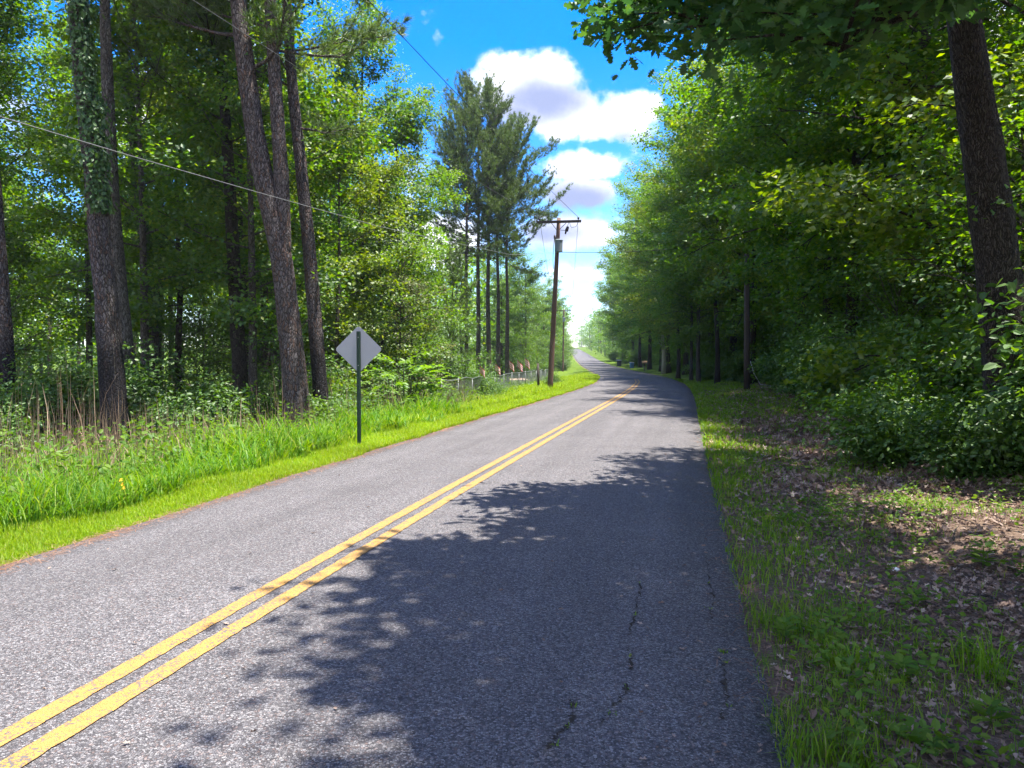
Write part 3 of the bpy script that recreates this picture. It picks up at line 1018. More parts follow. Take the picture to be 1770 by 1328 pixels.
ivy(201, PINES['a'], 4.9, 12.2, 0.25, -0.6, 'leafy ivy climbing the upper trunk of the burnt pine', 3600)
ivy(202, PINES['b'], 2.5, 12.5, 0.20, -0.8, 'ivy wrapping the slim pine trunk from foot to top', 3000)

# ---- pine group beyond the fence
G = 'group of pines beyond the chain link fence'
for q, (px, Y, key, sc, rz, lb) in enumerate([
        (806, 58, 'pineA', 0.86, 0.3, 'bushy pine with a leftmost trunk in the clump behind the fence'),
        (828, 62, 'pineA', 1.00, 1.7, 'tallest pine of the clump behind the fence'),
        (846, 60, 'pineB', 1.05, 2.4, 'pine in the middle of the clump behind the flags'),
        (861, 64, 'pineB', 0.98, 0.4, 'pale trunked pine second from right in the clump behind the flags'),
        (876, 60, 'pineB', 0.90, 0.0, 'pine with its crown reaching right towards the utility pole'),
        (783, 55, 'pineC', 0.95, 0.0, 'short young pine with low boughs left of the tall clump')]):
    x = (px - 885) * Y / 1300.0
    plant(key, 'pine_tree', x, Y, rz, sc, lb, 'pine tree', G)

HOW = {'tall3': 'tall yellow green', 'edge4': 'bushy yellow green', 'tall1': 'tall', 'tall2': 'slender', 'edge1': 'broad', 'edge3': 'bushy', 'sapling': 'open', 'sapling2': 'dense low',
       'bush1': 'rounded', 'bush2': 'low', 'bush3': 'tall', 'arch1': 'arching', 'arch2': 'arching'}


def where_left(x, y):
    px = 885 + 1300 * x / y
    for lim, tx in ((60, 'behind the leftmost dark trunk'), (240, 'behind the burnt pine'), (330, 'between the ivied pines'),
                    (450, 'behind the slender dark pine'), (540, 'behind the forked pine'), (640, 'behind the black footed pine'), (1e9, 'right of the road sign')):
        if px < lim:
            return tx


def where_right(x, y):
    for lim, tx in ((12, 'beside the big oak'), (16, 'just past the big oak'), (22, 'along the leaf litter verge'), (32, 'beyond the litter verge'),
                    (44, 'right of the dark wooden pole'), (58, 'behind the dark wooden pole'), (76, 'near the dead snag'), (1e9, 'by the far mailbox')):
        if y < lim:
            return tx


def lab(key, noun, side, x, y, lead):
    tx = (where_left if side < 0 else where_right)(x, y)
    l_ = '%s %s %s %s' % (HOW[key], noun, lead, tx)
    return l_, '%s %s, %s' % (HOW[key], noun + ('es' if noun.endswith('sh') else 's'), tx)


# ---- hardwoods and saplings on the left
L1 = [
    ('tall1', -6.9, 36, (0.80, 0.80, 0.95), 0.4, 'round topped hardwood rising behind the back of the road sign'),
    ('tall1', -6.0, 38.5, (0.74, 0.74, 0.80), 3.3, 'full crowned hardwood filling the gap left of the tall pine clump'),
    ('edge3', -6.4, 44, 0.64, 1.9, 'dense hardwood between the road sign and the pine clump'),
    ('slim', -6.3, 27, 1.1, 0.0, 'tall slim yellow green tree just right of the black footed pine'),
    ('slim', -5.2, 30, 0.92, 2.0, 'narrow light green tree behind the road sign'),
    ('pinkish', -4.5, 34, 0.76, 0.0, 'small tree with pale pinkish tips left of the fence'),
    ('edge1', -10.5, 41, 0.9, 2.8, 'broad hardwood filling the gap behind the forked pine'),
    ('tall2', 1.6, 82, 0.78, 0.3, 'hardwood leaning over the yard behind the utility pole'),
    ('edge3', 0.4, 96, 0.82, 1.2, 'leafy tree on the left verge behind the utility pole'),
    ('edge1', -1.2, 90, 0.80, 2.2, 'wide leafy tree behind the flags and fence'),
    ('edge2', 5.0, 122, 0.72, 0.2, 'far leafy tree beside the second utility pole'),
    ('edge1', 7.6, 150, 0.78, 1.0, 'hazy tree on the left where the road climbs'),
    ('edge3', 10.2, 178, 0.85, 4.0, 'distant tree on the left side of the hill'),
    ('sapling', 0.9, 62, 0.75, 0.0, 'small leafy tree rising above the fence beside the dark post'),
    ('sapling', 2.4, 70, 0.8, 1.2, 'low roadside tree just right of the utility pole foot'),
]
for key, x, y, sc, rz, lb in L1:
    plant(key, 'sapling' if key == 'sapling' else 'hardwood_tree', x, y, rz, sc, lb, 'tree')

rng = np.random.default_rng(77)
GL = 'hardwoods standing back in the left woods'
cnt = 0
spots = []
for row, (d0, n) in enumerate([(9.5, 8), (14, 7), (20, 7), (27, 6), (36, 5)]):
    for q in range(n):
        y = 19 + row * 2.5 + (q + rng.uniform(0.1, 0.9)) * 30 / n
        off = d0 + rng.uniform(-2.0, 2.0)
        x = float(cx(y)) - off
        if x > -7.5 - 0.12 * (y - 24):
            continue
        if any((x - a) ** 2 + (y - b) ** 2 < 9 for a, b in spots):
            continue
        if 52 < y < 64 and x < -16:
            continue
        spots.append((x, y))
        key = ['tall1', 'tall2', 'tall3' if y < 36 else 'edge4', 'tall2', 'tall1'][int(rng.integers(0, 5))]
        plant(key, 'hardwood_tree', x, y, rng.uniform(0, 6.28), rng.uniform(0.75, 1.02),
              (lb := lab(key, 'hardwood', -1, x, y, 'back in the left woods'))[0], 'tree', lb[1])
# thin understory trees
GS = 'thin saplings under the left pines'
for q in range(20):
    y = rng.uniform(22, 44)
    x = float(cx(y)) - rng.uniform(8.5, 24)
    key = ['sapling', 'sapling2'][q % 2]
    lb = lab(key, 'sapling', -1, x, y, 'in the shade')
    plant(key, 'sapling', x, y, rng.uniform(0, 6.28), rng.uniform(0.8, 1.4), lb[0], 'sapling', lb[1])
GB = 'shrubs along the left woods edge'
for q in range(30):
    y = 13 * (46 / 13) ** rng.uniform(0, 1)
    x = float(cx(y)) - rng.uniform(8.4 if y > 18 else 10.0, 16)
    key = ['bush1', 'bush2', 'bush3'][q % 3]
    lb = lab(key, 'shrub', -1, x, y, 'on the shaded floor')
    plant(key, 'shrub', x, y, rng.uniform(0, 6.28), rng.uniform(0.7, 1.1), lb[0], 'shrub', lb[1])

# ---- right-hand woods
R1 = [
    ('edge4', 11.6, 16.5, 1.12, 0.5, 'dark leafy tree behind the big oak trunk on the right'),
    ('arch2', 12.2, 22.5, 1.06, 1.5, 'leafy tree whose crown hangs over the wide leaf litter verge'),
    ('arch1', 12.9, 28.5, 0.98, 3.9, 'tall leafy tree right of the dark wooden pole'),
    ('arch2', 14.5, 34.5, 1.20, 0.9, 'leafy tree arching over the right road edge before the curve'),
    ('arch1', 15.6, 41.0, 1.13, 2.7, 'tall leafy tree at the outside of the curve'),
    ('arch3', 15.3, 48.0, 1.20, 5.2, 'leafy tree just past the curve on the right'),
    ('arch2', 16.5, 56.0, 1.28, 0.2, 'leafy tree above the sunlit weeds past the curve'),
    ('arch1', 17.1, 65.0, 1.10, 1.1, 'tall leafy tree near the pale dead snag'),
    ('arch3', 17.3, 75.0, 1.21, 2.2, 'leafy tree leaning over the far stretch of road'),
    ('arch1', 17.9, 86.0, 1.09, 4.4, 'tall leafy tree above the tan mailbox'),
    ('arch2', 19.3, 97.0, 1.32, 0.7, 'leafy tree above the bins by the road'),
    ('arch1', 20.1, 110.0, 1.14, 3.1, 'leafy tree on the right past the bins'),
    ('arch1', 21.3, 125.0, 1.03, 5.6, 'distant leafy tree on the right at the foot of the hill'),
    ('arch2', 22.5, 140.0, 1.25, 2.0, 'distant leafy tree on the right where the road starts to climb'),
    ('arch1', 24.1, 158.0, 1.09, 1.3, 'far leafy tree on the right side of the hill'),
    ('arch1', 26.4, 180.0, 0.98, 0.1, 'farthest single tree on the right side of the hill'),
]
for key, x, y, sc, rz, lb in R1:
    plant(key, 'hardwood_tree', x, y, rz, sc, lb, 'tree')
GF = 'leafy undergrowth beside the far right stretch of road'
for q in range(46):
    y = 50 * (200 / 50) ** ((q + rng.uniform(0, 1)) / 46)
    x = float(cx(y)) + rng.uniform(6.0, 9.5) + (1.2 if 78 < y < 100 else 0)
    plant(['bush3', 'sapling2', 'bush3', 'sapling'][q % 4], 'shrub', x, y, rng.uniform(0, 6.28), rng.uniform(1.0, 1.6),
          'leafy undergrowth clump beside the far right stretch of road', 'shrub', GF)
GE = 'low branched trees behind the far right roadside trees'
for q in range(20):
    y = 46 + 7.5 * q
    x = float(cx(y)) + rng.uniform(10.5, 13.5)
    plant(['edge3', 'edge1'][q % 2], 'hardwood_tree', x, y, rng.uniform(0, 6.28), rng.uniform(0.8, 1.05),
          'low branched leafy tree behind the far right roadside trees', 'tree', GE)
GM = 'leafy undergrowth beside the far left stretch of road'
for q in range(22):
    y = 80 * (200 / 80) ** ((q + rng.uniform(0, 1)) / 22)
    x = float(cx(y)) - rng.uniform(6.0, 9.5)
    plant(['bush3', 'sapling2', 'sapling'][q % 3], 'shrub', x, y, rng.uniform(0, 6.28), rng.uniform(0.9, 1.4),
          'leafy undergrowth clump beside the far left stretch of road', 'shrub', GM)
for q in range(44):
    y = 18 * (70 / 18) ** ((q + rng.uniform(0, 1)) / 44)
    x = float(cx(y)) + rng.uniform(9.3, 14.0) + 0.02 * y
    key = ['bush3', 'sapling2', 'sapling', 'bush3'][q % 4]
    lb = lab(key, 'undergrowth clump', 1, x, y, 'deep in the right woods')
    plant(key, 'shrub', x, y, rng.uniform(0, 6.28), rng.uniform(1.0, 1.6), lb[0], 'shrub', lb[1])
GR = 'hardwoods standing back in the right woods'
spots = []
for row, (d0, n) in enumerate([(14, 9), (19.5, 8), (26, 6), (34, 6)]):
    for q in range(n):
        y = 11 + row * 2 + (q + rng.uniform(0.1, 0.9)) * (100 if row < 2 else 70) / n
        x = float(cx(y)) + d0 + rng.uniform(-1.6, 1.6)
        if any((x - a) ** 2 + (y - b) ** 2 < 9 for a, b in spots):
            continue
        spots.append((x, y))
        key = ['tall1', 'tall2', 'edge4', 'edge1', 'tall3'][int(rng.integers(0, 5))]
        plant(key, 'hardwood_tree', x, y, rng.uniform(0, 6.28), rng.uniform(0.95, 1.2),
              (lb := lab(key, 'hardwood', 1, x, y, 'deep in the right woods'))[0], 'tree', lb[1])
GRS = 'saplings along the right woods edge'
for q in range(34):
    y = 10 + 60 * (q + rng.uniform(0, 1)) / 34
    x = float(cx(y)) + rng.uniform(7.9, 12.5)
    key = ['sapling', 'sapling2'][q % 2]
    lb = lab(key, 'sapling', 1, x, y, 'at the right woods edge')
    plant(key, 'sapling', x, y, rng.uniform(0, 6.28), rng.uniform(0.75, 1.3), lb[0], 'sapling', lb[1])
GRB = 'shrubs along the right woods edge'
for q in range(84):
    y = 7.6 * (70 / 7.6) ** ((q + rng.uniform(0, 1)) / 84)
    x = float(cx(y)) + rng.uniform(7.3, 10.2) - (0.9 if y > 40 else 0) + 0.9 * (y < 15)
    key = ['bush1', 'bush2', 'bush3'][q % 3]
    lb = lab(key, 'shrub', 1, x, y, 'in the right thicket')
    plant(key, 'shrub', x, y, rng.uniform(0, 6.28), rng.uniform(0.8, 1.35), lb[0], 'shrub', lb[1])
for x, y, key, sc, lb in [(15.9, 62, 'bush1', 1.0, 'sunlit yellow green bush by the road past the curve'), (14.9, 57, 'bush2', 1.0, 'low sunny bush beside the curve right of the mailbox')]:
    plant(key, 'shrub', x, y, 0.4, sc, lb, 'shrub')

# ---- the big oak on the right with boughs over the road
oy = 10.5
OP = np.array([at(px, py, oy) for px, py in [(1748, 700), (1742, 600), (1728, 480), (1712, 360), (1694, 220), (1670, 60), (1650, -80), (1635, -220)]])
ob0 = OP[0].copy(); ob0[2] = float(ground_z(ob0[0], ob0[1])) - 0.1
OP = np.vstack([ob0, OP])
top = OP[-1].copy()
OP = np.vstack([OP, top + np.array([0.5, 0.6, 3.0]), top + np.array([1.2, 1.2, 6.0])])
oorg = ob0 + np.array([0, 0, 0.1])
lim = []


def limb(z0, *pts):
    s = np.array([np.interp(z0, OP[:, 2], OP[:, a]) for a in range(3)])
    return np.vstack([s] + [np.array(p) for p in pts]) - oorg


lim.append(limb(6.4, at(1560, 0, 9.6), at(1400, 10, 8.9), at(1330, 14, 8.3), at(1265, 30, 7.8), at(1215, 48, 7.5)))
lim.append(limb(7.2, at(1500, -70, 9.3), at(1330, -60, 8.6), at(1260, -30, 8.1), at(1200, -12, 7.8)))
lim.append(limb(7.6, at(1540, -120, 8.6), at(1400, -160, 7.2), at(1300, -230, 6.2), at(1200, -300, 5.6)))
lim.append(limb(7.0, at(1640, 10, 8.8), at(1560, 30, 7.6), at(1500, 60, 6.8), at(1450, 90, 6.4)))
lim.append(limb(8.0, (5.2, 7.0, 9.2), (4.4, 5.2, 9.0), (3.4, 3.8, 8.6), (2.6, 3.0, 8.0)))
lim.append(limb(8.6, (5.1, 9.8, 10.0), (4.7, 9.2, 10.4), (4.3, 8.6, 10.4)))
lim.append(limb(8.0, (4.8, 9.2, 8.6), (3.8, 8.0, 8.9), (3.1, 7.0, 8.5)))  # this and later boughs, above the frame, added to deepen the road shadow
lim.append(limb(7.6, (5.2, 8.2, 8.0), (3.9, 6.2, 8.2), (2.7, 5.2, 7.7), (1.9, 4.4, 7.1)))
lim.append(limb(8.4, (5.0, 8.4, 9.0), (3.7, 6.7, 9.4), (2.6, 5.7, 9.3), (1.9, 5.0, 9.0)))
lim.append(limb(8.8, (4.8, 7.6, 9.4), (3.3, 5.5, 10.0), (2.2, 4.3, 9.7)))
lim.append(limb(8.2, (5.2, 7.4, 8.8), (3.8, 4.8, 9.2), (2.8, 3.4, 8.9), (2.1, 2.8, 8.6)))
om = hardwood(301, 13.6, 8.4, 2.7, limbs=16, tr=0.36, leaf=0.17, per=34, subs=8, path=OP - oorg, extra=lim, mat='leaf_b', shape=OAK, crad=0.30)
r = thing('oak_tree', 'big dark oak trunk on the right with lobed leaves hanging over the road', 'oak tree', oorg)
ob('trunk', om[0], r)
ob('crown', om[1], r)

for x, y, sc, lb in [(7.0, 9.5, 0.85, 'leafy shrub hiding the foot of the big oak trunk'), (6.2, 10.1, 0.75, 'low leafy shrub left of the big oak trunk'),
                     (6.0, 12.0, 0.9, 'leafy shrub behind and left of the big oak'), (7.6, 8.3, 0.8, 'leafy shrub in front of the big oak at the right edge')]:
    plant('bush1', 'shrub', x, y, x, sc, lb, 'shrub')

# shade trees just outside the frame, right of and behind the camera
GN = 'roadside trees at the near right road edge'
for key, x, y, sc, rz in [('tall1', 6.2, 2.7, 0.92, 0.3), ('tall1', 5.3, 0.3, 0.95, 2.0), ('tall1', 11.0, 4.6, 0.85, 1.0)]:
    plant(key, 'hardwood_tree', x, y, rz, sc, 'leafy tree beside the near right road edge', 'tree', GN)


# ---- far woods, one mass on each side
def far_wood(name, pts, seed, leaf=0.5, n_each=900, H=(13, 19)):
    rng = np.random.default_rng(seed)
    Ps, Ns, Ds, Sz = [], [], [], []
    wood = MB()
    for x, y in pts:
        h = rng.uniform(*H)
        z0 = float(ground_z(x, y))
        R = rng.uniform(3.5, 5.2)
        nb = 26
        az = rng.uniform(0, 6.28, nb); u = rng.uniform(0, 1, nb)
        rr = R * np.sqrt(rng.uniform(0.15, 1, nb)) * (0.55 + 0.5 * np.sin(PI * (0.1 + 0.75 * u)))
        c = np.stack([x + np.cos(az) * rr, y + np.sin(az) * rr, z0 + 1.2 + u * (h - 1.5)], -1)
        idx = rng.integers(0, nb, n_each)
        P = c[idx] + rng.normal(0, 0.65, (n_each, 3)) * np.array([1, 1, 0.6])
        Ps.append(P)
        Ns.append(np.array([0, 0, 1.0]) + rng.normal(0, 0.7, (n_each, 3)))
        Ds.append(rng.normal(size=(n_each, 3)))
        Sz.append(rng.uniform(0.6, 1.2, n_each) * leaf)
        wood.tube(np.array([[x, y, z0 - .2], [x + rng.normal(0, .3), y, z0 + h * 0.75]]), np.array([0.2, 0.06]), 5, False)
    V, T = leaf_cloud(np.concatenate(Ps), np.concatenate(Ns), np.concatenate(Ds), np.concatenate(Sz), LEAF4)
    wv = np.concatenate(wood.V); wq = np.concatenate(wood.Q)
    me = mk(name, np.concatenate([V, wv]), [T, wq + len(V)], [M['leaf_a'], M['grey_bark']], False,
            np.concatenate([np.zeros(len(T), int), np.ones(len(wq), int)]))
    o_ = ob(name, me)
    o_['kind'] = 'stuff'
    o_['label'] = 'distant leafy woods reading as one mass'
    return o_


rng = np.random.default_rng(5)
pl, pr = [], []
for y in np.geomspace(185, 620, 22):
    for d in (7.5, 14, 22):
        pl.append((float(cx(y)) - d - rng.uniform(0, 2.5), y + rng.uniform(-4, 4)))
        pr.append((float(cx(y)) + d + rng.uniform(-0.5, 2.5), y + rng.uniform(-4, 4)))
for y in np.linspace(75, 190, 16):
    for d in (17, 26, 37):
        pl.append((float(cx(y)) - d - rng.uniform(0, 5), y))
        pr.append((float(cx(y)) + d + rng.uniform(6, 12), y))
for q in range(46):                       # beyond the clearing on the left
    a = q / 46
    pl.append((-62 + 52 * a + rng.uniform(-2, 2), 70 + rng.uniform(0, 14) + 8 * (q % 3)))
for q in range(30):                       # deep behind the right woods
    pr.append((44 + rng.uniform(0, 16), 22 + 3.2 * q))
for q in range(24):
    pl.append((-34 - rng.uniform(0, 10), 16 + 2.4 * q))
far_wood('far_woods', pl, 1)
far_wood('far_woods', pr, 2)

# ------------------------------------------------------------------ understory objects: sumac, fence bush, snag
def sumac_mesh(seed):
    rng = np.random.default_rng(seed)
    wood = MB()
    P, N, D_, S = [], [], [], []
    for q in range(64):
        az = rng.uniform(0, 6.28)
        r0 = rng.uniform(0, 1.2)
        z0 = rng.uniform(0.25, 1.75) * (1 - 0.28 * r0)
        st = np.array([math.cos(az) * r0 * 0.75, math.sin(az) * r0 * 0.5, z0])
        if q % 4 == 0:
            wood.tube(np.array([[st[0] * .5, st[1] * .5, -0.05], st]), np.array([0.02, 0.01]), 5, False)
        d = nrm(np.array([math.cos(az), math.sin(az), rng.uniform(0.35, 1.2)]))
        L = rng.uniform(0.5, 0.95)
        pts = [st]
        for k in range(11):
            d = nrm(d + np.array([0, 0, -0.09]))
            pts.append(pts[-1] + d * L / 11)
        pts = np.array(pts)
        wood.tube(pts[::3], 0.005, 3, False)
        for k in range(1, 12):
            dd = pts[k] - pts[k - 1]
            side = nrm(np.cross(dd, [0, 0, 1.0]))
            for s in (-1, 1):
                P.append(pts[k]); D_.append(side * s + nrm(dd) * 0.5); N.append(np.array([0, 0, 1]) + rng.normal(0, 0.25, 3))
                S.append(0.17 * math.sin(PI * (0.25 + 0.65 * k / 12)) * rng.uniform(0.85, 1.15))
    V, T = leaf_cloud(np.array(P), np.array(N), np.array(D_), np.array(S), LEAF6)
    return wood.mesh('stem', M['grey_bark'], True), mk('foliage', V, T, M['sumac'])


sm = sumac_mesh(3)
x0, y0 = -3.5, 24.0
r = thing('sumac_bush', 'bright green feathery sumac bush right of the road sign', 'bush', (x0, y0, float(ground_z(x0, y0))))
r.scale = (1.25, 1.25, 1.2)
ch = [ob('stem', sm[0], r), ob('foliage', sm[1], r)]
dup(r, ch, (-4.7, 22.5, float(ground_z(-4.7, 22.5))), 2.0, 0.8, 'lower feathery sumac clump just behind the sign post', 'bush')
plant('bush2', 'shrub', -1.25, 39.5, 0.3, (1.0, 0.8, 0.92), 'rounded bush growing over the chain link fence below the flags', 'shrub')
plant('bush2', 'shrub', 2.9, 52.5, 1.3, 0.9, 'brownish weedy bush behind the foot of the utility pole', 'shrub')
plant('bush1', 'shrub', -4.7, 21.5, 2.2, 0.75, 'low tangled shrub behind the foot of the sign post', 'shrub')
plant('bush3', 'shrub', -4.6, 27.0, 2.0, 0.9, 'tall leafy shrub behind the sumac bush', 'shrub')
plant('bush1', 'shrub', -5.6, 19.6, 1.0, 0.9, 'rounded shrub at the woods edge left of the road sign', 'shrub')
plant('bush2', 'shrub', -2.7, 30.2, 0.9, 0.8, 'low shrub at the left end of the chain link fence', 'shrub')

sn = MB()
rngs = np.random.default_rng(8)
b = at(1147, 622, 84.0); gz = float(ground_z(b[0], b[1]))
sn.tube(np.array([[0, 0, -0.1], [0.03, 0, 1], [0.0, 0, 2], [-0.08, 0, 3.0], [-0.12, 0, 3.7]]), np.array([0.24, 0.2, 0.19, 0.17, 0.11]), 9, True, 0.06, rngs)
r = thing('dead_snag', 'pale grey broken dead trunk at the right woods edge past the curve', 'dead tree', (b[0], b[1], gz))
r.scale = (1.15, 1.15, 1.25)
sn.build('trunk', M['dead_wood'], r, True)
s2 = MB(); s2.tube(np.array([[-0.02, 0, 2.4], [-0.35, 0, 2.75], [-0.6, 0.1, 2.8]]), np.array([0.05, 0.035, 0.012]), 6, False)
s2.build('branch_stub', M['dead_wood'], r, True)

# visible thin trunks on the right beyond the curve
GT = 'slim trunks at the right woods edge past the curve'
for px, Y, key, sc, lb in [(1172, 60, 'tall1', 0.8, 'dark slim trunk right of the pale snag'), (1195, 57, 'tall2', 0.8, 'thin dark trunk second right of the snag'),
                           (1208, 55, 'tall2', 0.95, 'light barked trunk at the outside of the curve'), (1240, 50, 'tall1', 0.85, 'dark leaning trunk left of the wooden pole')]:
    x = (px - 885) * Y / 1300.0
    plant(key, 'hardwood_tree', x, Y, rng.uniform(0, 6), sc, lb, 'tree', GT)

# ------------------------------------------------------------------ road sign, seen from behind
sp = at(621, 768, 14.0)
gz = float(ground_z(sp[0], 14.0))
top_z = at(621, 573, 14.0)[2]
sc_z = at(621, 604, 14.0)[2]
r = thing('road_sign', 'grey metal back of a diamond road sign on a green post', 'road sign', (sp[0], 14.0, gz))
pm = MB()
H_ = top_z - gz
prof = [(-0.038, 0.0), (-0.030, 0.0), (-0.016, -0.028), (0.016, -0.028), (0.030, 0.0), (0.038, 0.0), (0.038, -0.005), (0.033, -0.005), (0.019, -0.033), (-0.019, -0.033), (-0.033, -0.005), (-0.038, -0.005)]
zs = np.linspace(-0.3, H_, 2)
V = np.array([[x, y, z] for z in zs for x, y in prof]); n = len(prof)
pm.add(V, None, [(i_, (i_ + 1) % n, (i_ + 1) % n + n, i_ + n) for i_ in range(n)])
pm.add(np.array([[x, y, H_] for x, y in prof]), [(0, 1, 11), (1, 10, 11), (1, 2, 10), (2, 9, 10), (2, 3, 9), (3, 8, 9), (3, 4, 8), (4, 7, 8), (4, 5, 7), (5, 6, 7)])
pm.build('post', M['post_green'], r)
hl_ = MB()
for z in np.arange(0.12, H_ - 0.05, 0.051):
    hl_.tube(np.array([[0, -0.0338, z], [0, -0.0345, z]]), 0.005, 6, True)
hb = hl_.build('bolt_hole', M['black'], r)
hb['kind'] = 'stuff'
pan = MB()
ds = 0.42
cr_ = 0.055
pts = []
for q in range(4):
    a = q * PI / 2
    c = np.array([math.sin(a), math.cos(a)]) * (ds - cr_ * 1.0)
    for e in np.linspace(-PI / 4, PI / 4, 5):
        pts.append(c + cr_ * np.array([math.sin(a + e), math.cos(a + e)]) * 1.0)
pts = np.array(pts); n = len(pts)
zc = sc_z - gz
V = np.concatenate([np.stack([pts[:, 0], np.full(n, yy), pts[:, 1] + zc], -1) for yy in (0.004, 0.008)])
V = np.vstack([V, [0, 0.004, zc], [0, 0.008, zc]])
T = [(2 * n, q, (q + 1) % n) for q in range(n)] + [(2 * n + 1, n + (q + 1) % n, n + q) for q in range(n)]
Q = [(q, n + q, n + (q + 1) % n, (q + 1) % n) for q in range(n)]
pan.add(V, T, Q)
pan.build('panel', M['sign_back'], r)
for dz in (-0.30, 0.22):
    bm_ = MB(); bm_.tube(np.array([[0, -0.045, zc + dz], [0, -0.034, zc + dz]]), 0.011, 6, True)
    bm_.build('bolt', M['galv'], r)


# ------------------------------------------------------------------ utility poles
def utility_pole(label, base_px, top_px, Y, full=True):
    b = at(base_px[0], base_px[1], Y)
    tp = at(top_px[0], top_px[1], Y)
    gz = float(ground_z(b[0], Y))
    org = np.array([b[0], Y, gz])
    T = tp - org
    r = thing('utility_pole', label, 'utility pole', org)
    pl_ = MB()
    s = np.linspace(0, 1, 12)
    ax = np.stack([T[0] * s, T[1] * s, -0.3 + (T[2] + 0.3) * s], -1)
    pl_.tube(ax, np.linspace(0.150, 0.098, 12), 14, True, 0.012, np.random.default_rng(4))
    pl_.build('pole', M['pole_wood'], r, True)
    za = T[2] - 0.22
    xa = T[0] * za / T[2]
    yaw = rad(-8)
    RZ_ = rotz(yaw)
    arm = MB(); arm.box((xa, -0.15, za), (2.3, 0.10, 0.125), RZ_)
    arm_o = arm.build('crossarm', M['dark_wood'], r)
    ends = []
    for sx in (-1, 1):
        br = MB()
        br.tube(np.array([[xa - 0.05 + sx * 0.05, -0.12, za - 0.42], [xa + sx * 0.42 * 0.9, -0.16, za - 0.07]]), 0.016, 5)
        br.build('brace', M['galv'] if not full else M['dark_wood'], r)
        e = np.array([xa, -0.15, za]) + RZ_ @ np.array([sx * 1.0, 0, 0])
        ins = MB()
        ins.tube(np.array([e + [0, 0, 0.05], e + [0, 0, 0.10], e + [0, 0, 0.11], e + [0, 0, 0.15], e + [0, 0, 0.16], e + [0, 0, 0.20], e + [0, 0, 0.22]]),
                 np.array([0.02, 0.02, 0.055, 0.045, 0.065, 0.045, 0.02]), 9)
        ins.build('insulator', M['porcelain'], r, True)
        ends.append(org + e + np.array([0, 0, 0.2]))
    # transformer can
    zt = T[2] * 0.868 - 0.0
    xt = T[0] * zt / T[2]
    can = MB()
    cxy = np.array([xt + 0.03, -0.38])
    hh, rr = 0.62, 0.20
    zs = [zt - 0.62, zt - 0.60, zt - 0.05, zt - 0.045, zt - 0.01, zt + 0.04]
    can.tube(np.array([[cxy[0], cxy[1], z] for z in zs]), np.array([rr * 0.9, rr, rr, rr * 1.1, rr * 1.1, rr * 0.55]), 16)
    tf = can.build('transformer', M['trans_grey'], r, False)
    bu = MB()
    bu.tube(np.array([[cxy[0] - 0.17, cxy[1] + 0.02, zt], [cxy[0] - 0.2, cxy[1], zt + 0.1], [cxy[0] - 0.21, cxy[1], zt + 0.22], [cxy[0] - 0.22, cxy[1], zt + 0.26]]),
            np.array([0.03, 0.06, 0.045, 0.015]), 8)
    bu.build('bushing', M['porcelain'], tf, True)
    hg = MB()
    hg.box((xt + 0.01, -0.16, zt - 0.15), (0.10, 0.10, 0.05)); hg.box((xt + 0.01, -0.16, zt - 0.45), (0.10, 0.10, 0.05))
    hg.build('bracket', M['galv'], tf)
    # fuse cutout on its arm
    zc_ = zt + 0.55
    xc_ = T[0] * zc_ / T[2]
    ct = MB()
    ct.tube(np.array([[xc_ + 0.1, -0.1, zc_], [xc_ + 0.38, -0.16, zc_ - 0.03]]), 0.014, 5)
    ct.tube(np.array([[xc_ + 0.46, -0.16, zc_ + 0.18], [xc_ + 0.40, -0.17, zc_ + 0.02], [xc_ + 0.36, -0.18, zc_ - 0.22]]), np.array([0.03, 0.055, 0.04]), 8)
    ct.tube(np.array([[xc_ + 0.50, -0.18, zc_ + 0.15], [xc_ + 0.46, -0.24, zc_ - 0.10]]), np.array([0.05, 0.03]), 6)
    ct.build('fuse_cutout', M['porcelain'], r, True)
    lead = MB()
    e1 = ends[1] - org
    ctl = np.array([[xc_ + 0.46, -0.16, zc_ + 0.18], [xc_ + 0.55, -0.15, zc_ + 0.42], [e1[0] - 0.35, -0.15, za - 0.30], [e1[0] - 0.1, -0.15, za - 0.25], [e1[0], -0.15, za - 0.02]])
    ss = np.linspace(0, 4, 17)
    lead.tube(np.stack([np.interp(ss, np.arange(5), ctl[:, a]) for a in range(3)], -1), 0.012, 5, False)
    lead.tube(np.array([[xt - 0.16, -0.38, zt + 0.24], [xt - 0.22, -0.2, zt - 0.3], [xt - 0.25, -0.15, zt - 1.0], [xt - 0.22, -0.12, zt - 1.45]]), 0.014, 5, False)
    lead.build('lead_wire', M['black'], r, True)
    return r, org, T, ends


P1 = utility_pole('brown wooden utility pole with crossarm and grey transformer by the left road edge', (950, 673), (966, 377), 39.0)
P2 = utility_pole('second, distant utility pole farther along the left side of the road', (973, 636), (974.5, 535), 114.0, False)


def wire(label, A, B, sag, rad_=0.011, mat='alu', n=40, group=None):
    s = np.linspace(0, 1, n)
    A, B = np.asarray(A, float), np.asarray(B, float)
    P = A[None] * (1 - s)[:, None] + B[None] * s[:, None]
    P[:, 2] -= sag * 4 * s * (1 - s)
    m_ = MB(); m_.tube(P, rad_, 5, True)
    o_ = m_.build('power_line', M[mat], None, True)
    return tag(o_, label, 'wire', group)


